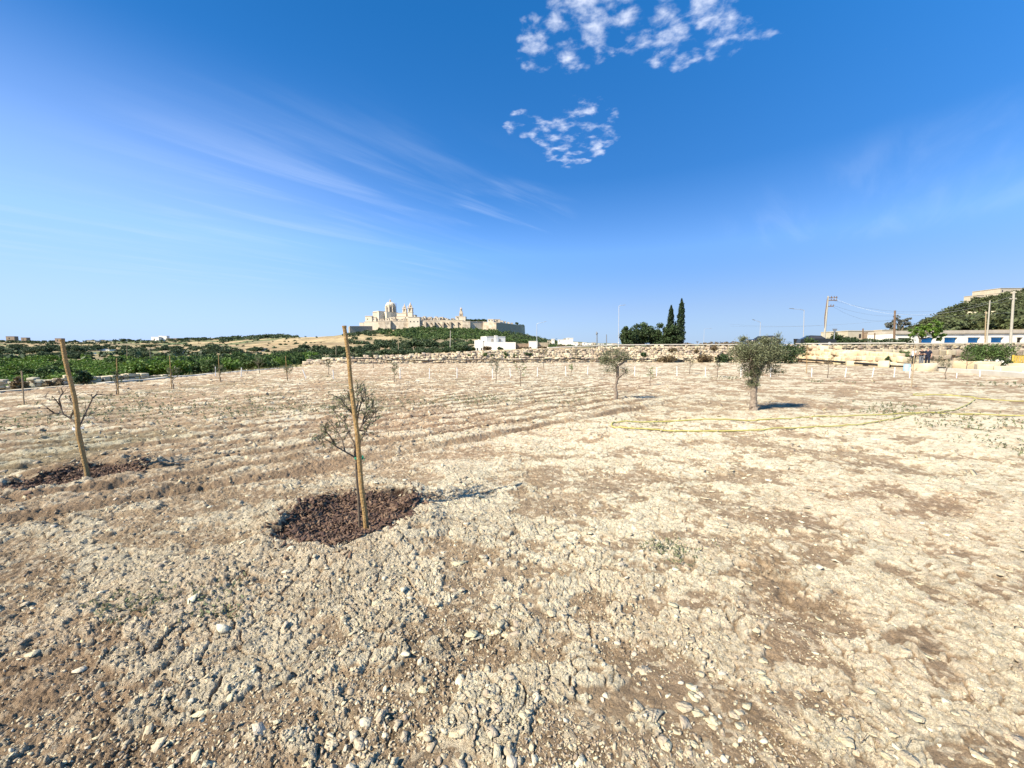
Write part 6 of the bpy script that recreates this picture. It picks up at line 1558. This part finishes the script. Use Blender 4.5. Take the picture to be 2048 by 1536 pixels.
rv = np.random.default_rng(808)
fruit = [tree_mesh('fruit_tree', 1.75, 2.15, 2300, 'orchard', 40 + i, .25) for i in range(3)]
cand = []
for row in np.arange(37, 100, 3.6):
    for x in np.arange(-150, 10, 3.3):
        xx, yy = x + rv.normal() * .6, row + rv.normal() * .6; p = 1024 + FPX * xx / yy
        if -120 < p < 600 and xx < -25.5 - (.25 * max(0, 40 - yy)) and not (p > 540 and yy < 48): cand.append((yy, xx))
bushy = [tree_mesh('bushy_tree', 1.7, 2.3, 2000, 'scrub', 46 + i, .26) for i in range(2)]
cand.sort()
for yy, xx in cand[:270]:
    if rv.uniform() < (.12 if 1024 + FPX * xx / yy < 230 else .48):
        plant('bushy_tree', bushy[int(rv.integers(2))], xx, yy, rv.uniform(.65, 1.25), 'duller olive green bushy tree standing among the bright orchard trees', 'tree', 'duller bushy trees of the orchard', rv.uniform(.8, 1.2), rv); continue
    plant('fruit_tree', fruit[int(rv.integers(3))], xx, yy, rv.uniform(.7, 1.1), 'round bright green fruit tree in the dense orchard beyond the left edge of the field', 'tree', 'bright green fruit trees of the orchard', rv.uniform(.70, .98), rv)
P = []
for yy, xx in cand[270:] + [(rv.uniform(98, 165), None) for _ in range(150)]:
    if xx is None: xx = (rv.uniform(-60, 640) - 1024) / FPX * yy
    q = crown_pts(rv, 260, (1.9, 1.9, 1.0), 10, .7, .4, -.8, (xx, yy, land1(xx, yy) + 1.0)); P.append(q)
P = np.concatenate(P); v, f = leaves(P, .65, .6, rv); tag(mesh_np('far_orchard', [(v, f, 0)], [MT['orchard']]), 'farther rows of the green orchard merging into one mass', 'orchard', kind='stuff')
for px, yt, hw, Y, lab, m in ((312 * .5 + 12, 738, 14, 26, 'round dark bush on the stone wall at the left, right of the left stake', 'ever'), (196, 742, 8, 28, 'upright green bush beside the round dark bush on the left wall', 'orchard'), (253, 742, 12, 30, 'low green bush below the orchard behind the pale boulders', 'orchard'), (40, 752, 14, 20, 'low dry grassy tuft between the edging and the left wall', 'dry'), (110, 756, 18, 18.5, 'wide dry grassy clump between the edging and the left wall', 'dry'), (290, 736, 14, 36, 'leafy bush at the orchard edge above the edging', 'orchard'), (395, 728, 14, 40, 'dark leafy bush at the orchard edge left of the second peg', 'ever'), (545, 722, 16, 44, 'olive green bush at the orchard edge near the wall end', 'scrub')):
    bush('bush', lab, 'bush', px, 775, yt, hw, Y, m, 900, int(px) + 900, leaf=.14 + .004 * Y, stem=False)
# dry grass on the strip beyond the edging
n = 16000; xx = rv.uniform(-36, -20.0, n); yy = rv.uniform(13, 38, n); g = fbm(xx / 1.8, yy / 1.8, 3, 55); k = (g > -.1) & (xx > -31 - .0 * yy); xx, yy = xx[k], yy[k]; P = np.stack([xx, yy, land(xx, yy) + .10], 1); v, f = leaves(P, .32, .14, rv, np.tile([0, 0, 1.0], (len(P), 1)), .7)
gm = mat('dry_grass', (.20, .165, .075), .8, (.135, .14, .05), .6, island=.35, trans=.3); tag(mesh_np('dry_grass', [(v, f, 0)], [gm]), 'dry yellow green grass on the strip beyond the stone edging', 'grass', kind='stuff')
# big dark carob and pine trees of the valley, each one a tree
dark = [tree_mesh('carob_tree', 5.2, 6.5, 1500, 'dark', 50 + i, .95) for i in range(4)]
vt = []
for i in range(190):
    Y = rv.uniform(175, 700); p = rv.uniform(-80, 640)
    if p > 455 and Y > 300: continue
    if fbm(np.array([p / 60.0]), np.array([math.log(Y) * 5]), 2, 61)[0] > -.10: vt.append((p, Y))
for p, Y in vt[:110]:
    s = rv.uniform(.4, .95) * (1 + .25 * (Y > 300)); plant('carob_tree', dark[int(rv.integers(4))], (p - 1024) / FPX * Y, Y, s, 'dark spreading tree scattered over the terraced valley at the left', 'tree', 'dark trees of the left valley', rv.uniform(.65, .95), rv)
for p, Y in ((505, 300), (515, 310), (470, 250), (480, 240), (452, 235), (425, 230), (402, 240), (300, 240), (275, 250), (320, 235), (150, 230), (135, 240), (12, 260), (25, 250), (160, 250), (590, 210), (600, 190), (625, 180), (640, 170), (575, 180), (555, 190), (610, 175), (660, 165), (680, 170), (705, 165), (725, 170), (745, 175)):
    plant('carob_tree', dark[int(rv.integers(4))], (p - 1024) / FPX * Y, Y, rv.uniform(.5, .85), 'dense dark tree in the belt below the golden terraces', 'tree', 'dark trees in the belt behind the orchard', rv.uniform(.75, .95), rv)
for p, Y, s in ((845, 300, 1.5), (860, 290, 1.3), (830, 295, 1.4), (875, 300, 1.2), (800, 310, 1.3), (780, 300, 1.2), (760, 290, 1.1), (815, 290, 1.0), (745, 300, .9), (765, 420, 1.3), (757, 520, 1.4), (890, 280, .9), (740, 250, .8)):
    plant('carob_tree', dark[int(rv.integers(4))], (p - 1024) / FPX * Y, Y, s, 'big dark tree in the grove between the nearest stake and the white farmhouse', 'tree', 'dark grove below the walled hill', rv.uniform(.75, .95), rv)
sky_t = [tree_mesh('skyline_tree', 9, 10, 700, 'dark', 60 + i, 2.0) for i in range(3)]
for p in list(np.arange(-40, 120, 17)) + [137, 150, 158, 183, 193, 208, 232, 241, 250, 262, 270, 297, 325, 345, 360, 368, 380] + list(np.arange(388, 560, 5)) + [566, 578, 590]:
    Y = rv.uniform(980, 1120); plant('skyline_tree', sky_t[int(rv.integers(3))], (p + rv.normal() * 2 - 1024) / FPX * Y, Y, rv.uniform(.55, 1.15), 'small dark tree on the ridge line at the left', 'tree', 'dark trees along the left ridge', rv.uniform(.5, .85), rv)


def scrub(name, label, m, pts, seed, n_each, leaf, flat=.6):
    r_ = np.random.default_rng(seed); P = []
    for x, y, s in pts:
        P.append(crown_pts(r_, n_each, (s, s, s * flat), 6, s * .5, .3, -.6, (x, y, land1(x, y) + s * flat * .5)))
    P = np.concatenate(P); v, f = leaves(P, leaf, .65, r_); o = mesh_np(name, [(v, f, 0)], [MT[m]]); return tag(o, label, 'scrub', kind='stuff')


def spots(n, pr, yr, smin, smax, thr=-.2, sc=26.0, seed=71, test=None):
    out = []
    while len(out) < n:
        p, Y = rv.uniform(*pr), rv.uniform(*yr); x = (p - 1024) / FPX * Y
        if fbm(np.array([x / sc]), np.array([Y / sc]), 2, seed)[0] > thr and (test is None or test(p, Y)): out.append((x, Y, rv.uniform(smin, smax)))
    return out


scrub('hill_scrub', 'thick green scrub covering the slope below the ramparts', 'scrub', spots(900, (760, 1075), (620, 866), 3, 7, -.45, test=lambda p, Y: Y > 660 + max(0, 850 - p) * 1.6 and not (p > 1000 and Y > 840)), 1, 60, 2.6)
scrub('hill_scrub', 'darker scrub and hedges on the lower terraces below the walled town', 'dark', spots(330, (700, 1110), (430, 860), 2.5, 5.5, .05, 40) + spots(120, (690, 770), (800, 860), 3, 6, -.3) + spots(160, (1010, 1110), (760, 900), 4, 7, -.3), 2, 50, 2.4)
scrub('valley_scrub', 'low dark scrub and hedges dividing the plots of the left valley', 'dark', spots(520, (-100, 650), (150, 980), 1.4, 3.6, .12, 46, test=lambda p, Y: not (p > 470 and Y > 330 and rv.uniform() > .25)), 3, 42, 1.9)
scrub('ridge_scrub', 'dark belt of scrub along the left ridge line', 'dark', spots(240, (-100, 600), (880, 1120), 4, 8, -.12, 60) + spots(150, (440, 575), (950, 1180), 5, 9, -.4, 60), 4, 40, 3.4, .5)
for i, (p, Y) in enumerate([(640 + 13 * j + rv.normal() * 4, rv.uniform(62, 105)) for j in range(24)] + [(650 + 24 * j, rv.uniform(110, 150)) for j in range(12)]):
    plant('carob_tree', dark[i % 4], (p - 1024) / FPX * Y, Y, rv.uniform(.16, .34) * (1 if i < 24 else 1.5), 'dark bushy tree just beyond the rubble wall left of the white farmhouse', 'tree', 'dark bushes beyond the rubble wall', rv.uniform(.6, .9), rv)
scrub('slope_scrub', 'low scrub on the slope behind the white farmhouse', 'scrub', spots(240, (880, 1130), (190, 560), 1.5, 3.5, -.05, 30), 5, 44, 1.6)
scrub('terrace_scrub', 'low scrub behind the wall before the far town', 'dark', spots(120, (1030, 1240), (330, 520), 2, 4, -.05, 30), 6, 40, 1.8, .4)
scrub('hill_thicket', 'dense evergreen thicket covering the right hill', 'hillw', spots(560, (1780, 2150), (140, 345), 2.0, 4.8, -.12, 24), 7, 120, 1.5, .8)
hilltree = [tree_mesh('hill_tree', 4.6, 6, 1500, 'hillw', 65 + i, .9) for i in range(3)]
for p, Y in [(1787, 190), (1797, 200), (1812, 215), (1822, 205), (1834, 235), (1843, 225), (1856, 250), (1868, 262), (1880, 240), (1892, 280), (1905, 270), (1918, 290), (1930, 260), (1942, 310), (1962, 280), (1975, 230), (1990, 260), (2012, 240), (2030, 270), (2044, 220), (1860, 190), (1890, 180), (1920, 170), (1950, 175), (1985, 165), (2015, 165), (2040, 160), (1838, 170), (1905, 150), (1870, 150), (2010, 318), (2042, 312), (1996, 318)]:
    plant('hill_tree', hilltree[int(rv.integers(3))], (p - 1024) / FPX * Y, Y, rv.uniform(.7, 1.2), 'rounded evergreen tree standing out of the thicket on the right hill', 'tree', 'evergreen trees on the right hill', rv.uniform(.75, 1.0), rv)
# garden trees and bushes on the ramparts
gt = [tree_mesh('garden_tree', 5, 7, 600, 'dark', 70 + i, 1.6) for i in range(2)]
for p, Y, row, s, lab in ([(x, 890, 643, .75, 'dark garden tree behind the parapet left of the slim church tower') for x in (898, 904, 910)] + [(x, 893, 645, 1.15, 'dark garden tree in the row behind the grey recessed rampart') for x in (936, 943, 950, 957, 964, 970)]
                        + [(1033.5, 925, 650, 1.0, 'lone round topped tree on the long shaded rampart'), (1040, 935, 652.5, .7, 'dark bush on the far right end of the rampart'), (1045, 940, 653.5, .8, 'dark bush on the far right end of the rampart'), (845, 868, 658, 1.1, 'dark upright tree against the foot of the long rampart, left'), (858, 866, 659, 1.0, 'dark tree against the foot of the long rampart, middle'), (869, 866, 657, 1.0, 'round dark tree against the foot of the long rampart, right'), (826, 862, 661, 1.2, 'dark tree at the foot of the three windowed house'), (733, 845, 668, 1.3, 'dark tree before the low grey outwork, right'), (715, 845, 669, 1.0, 'dark tree before the low grey outwork, left'), (760, 850, 663, 1.2, 'dark tree at the right end of the low grey outwork'), (772, 855, 662, .8, 'small dark tree below the tall pale bastion')]):
    b = at(p, row, Y); o = plant('garden_tree', gt[int(rv.integers(2))], b.x, b.y, s, lab, 'tree', 'dark trees on the ramparts' if ('row' in lab or 'left of the slim' in lab or 'far right' in lab) else None, 1.0, rv); o.location.z = b.z - .5
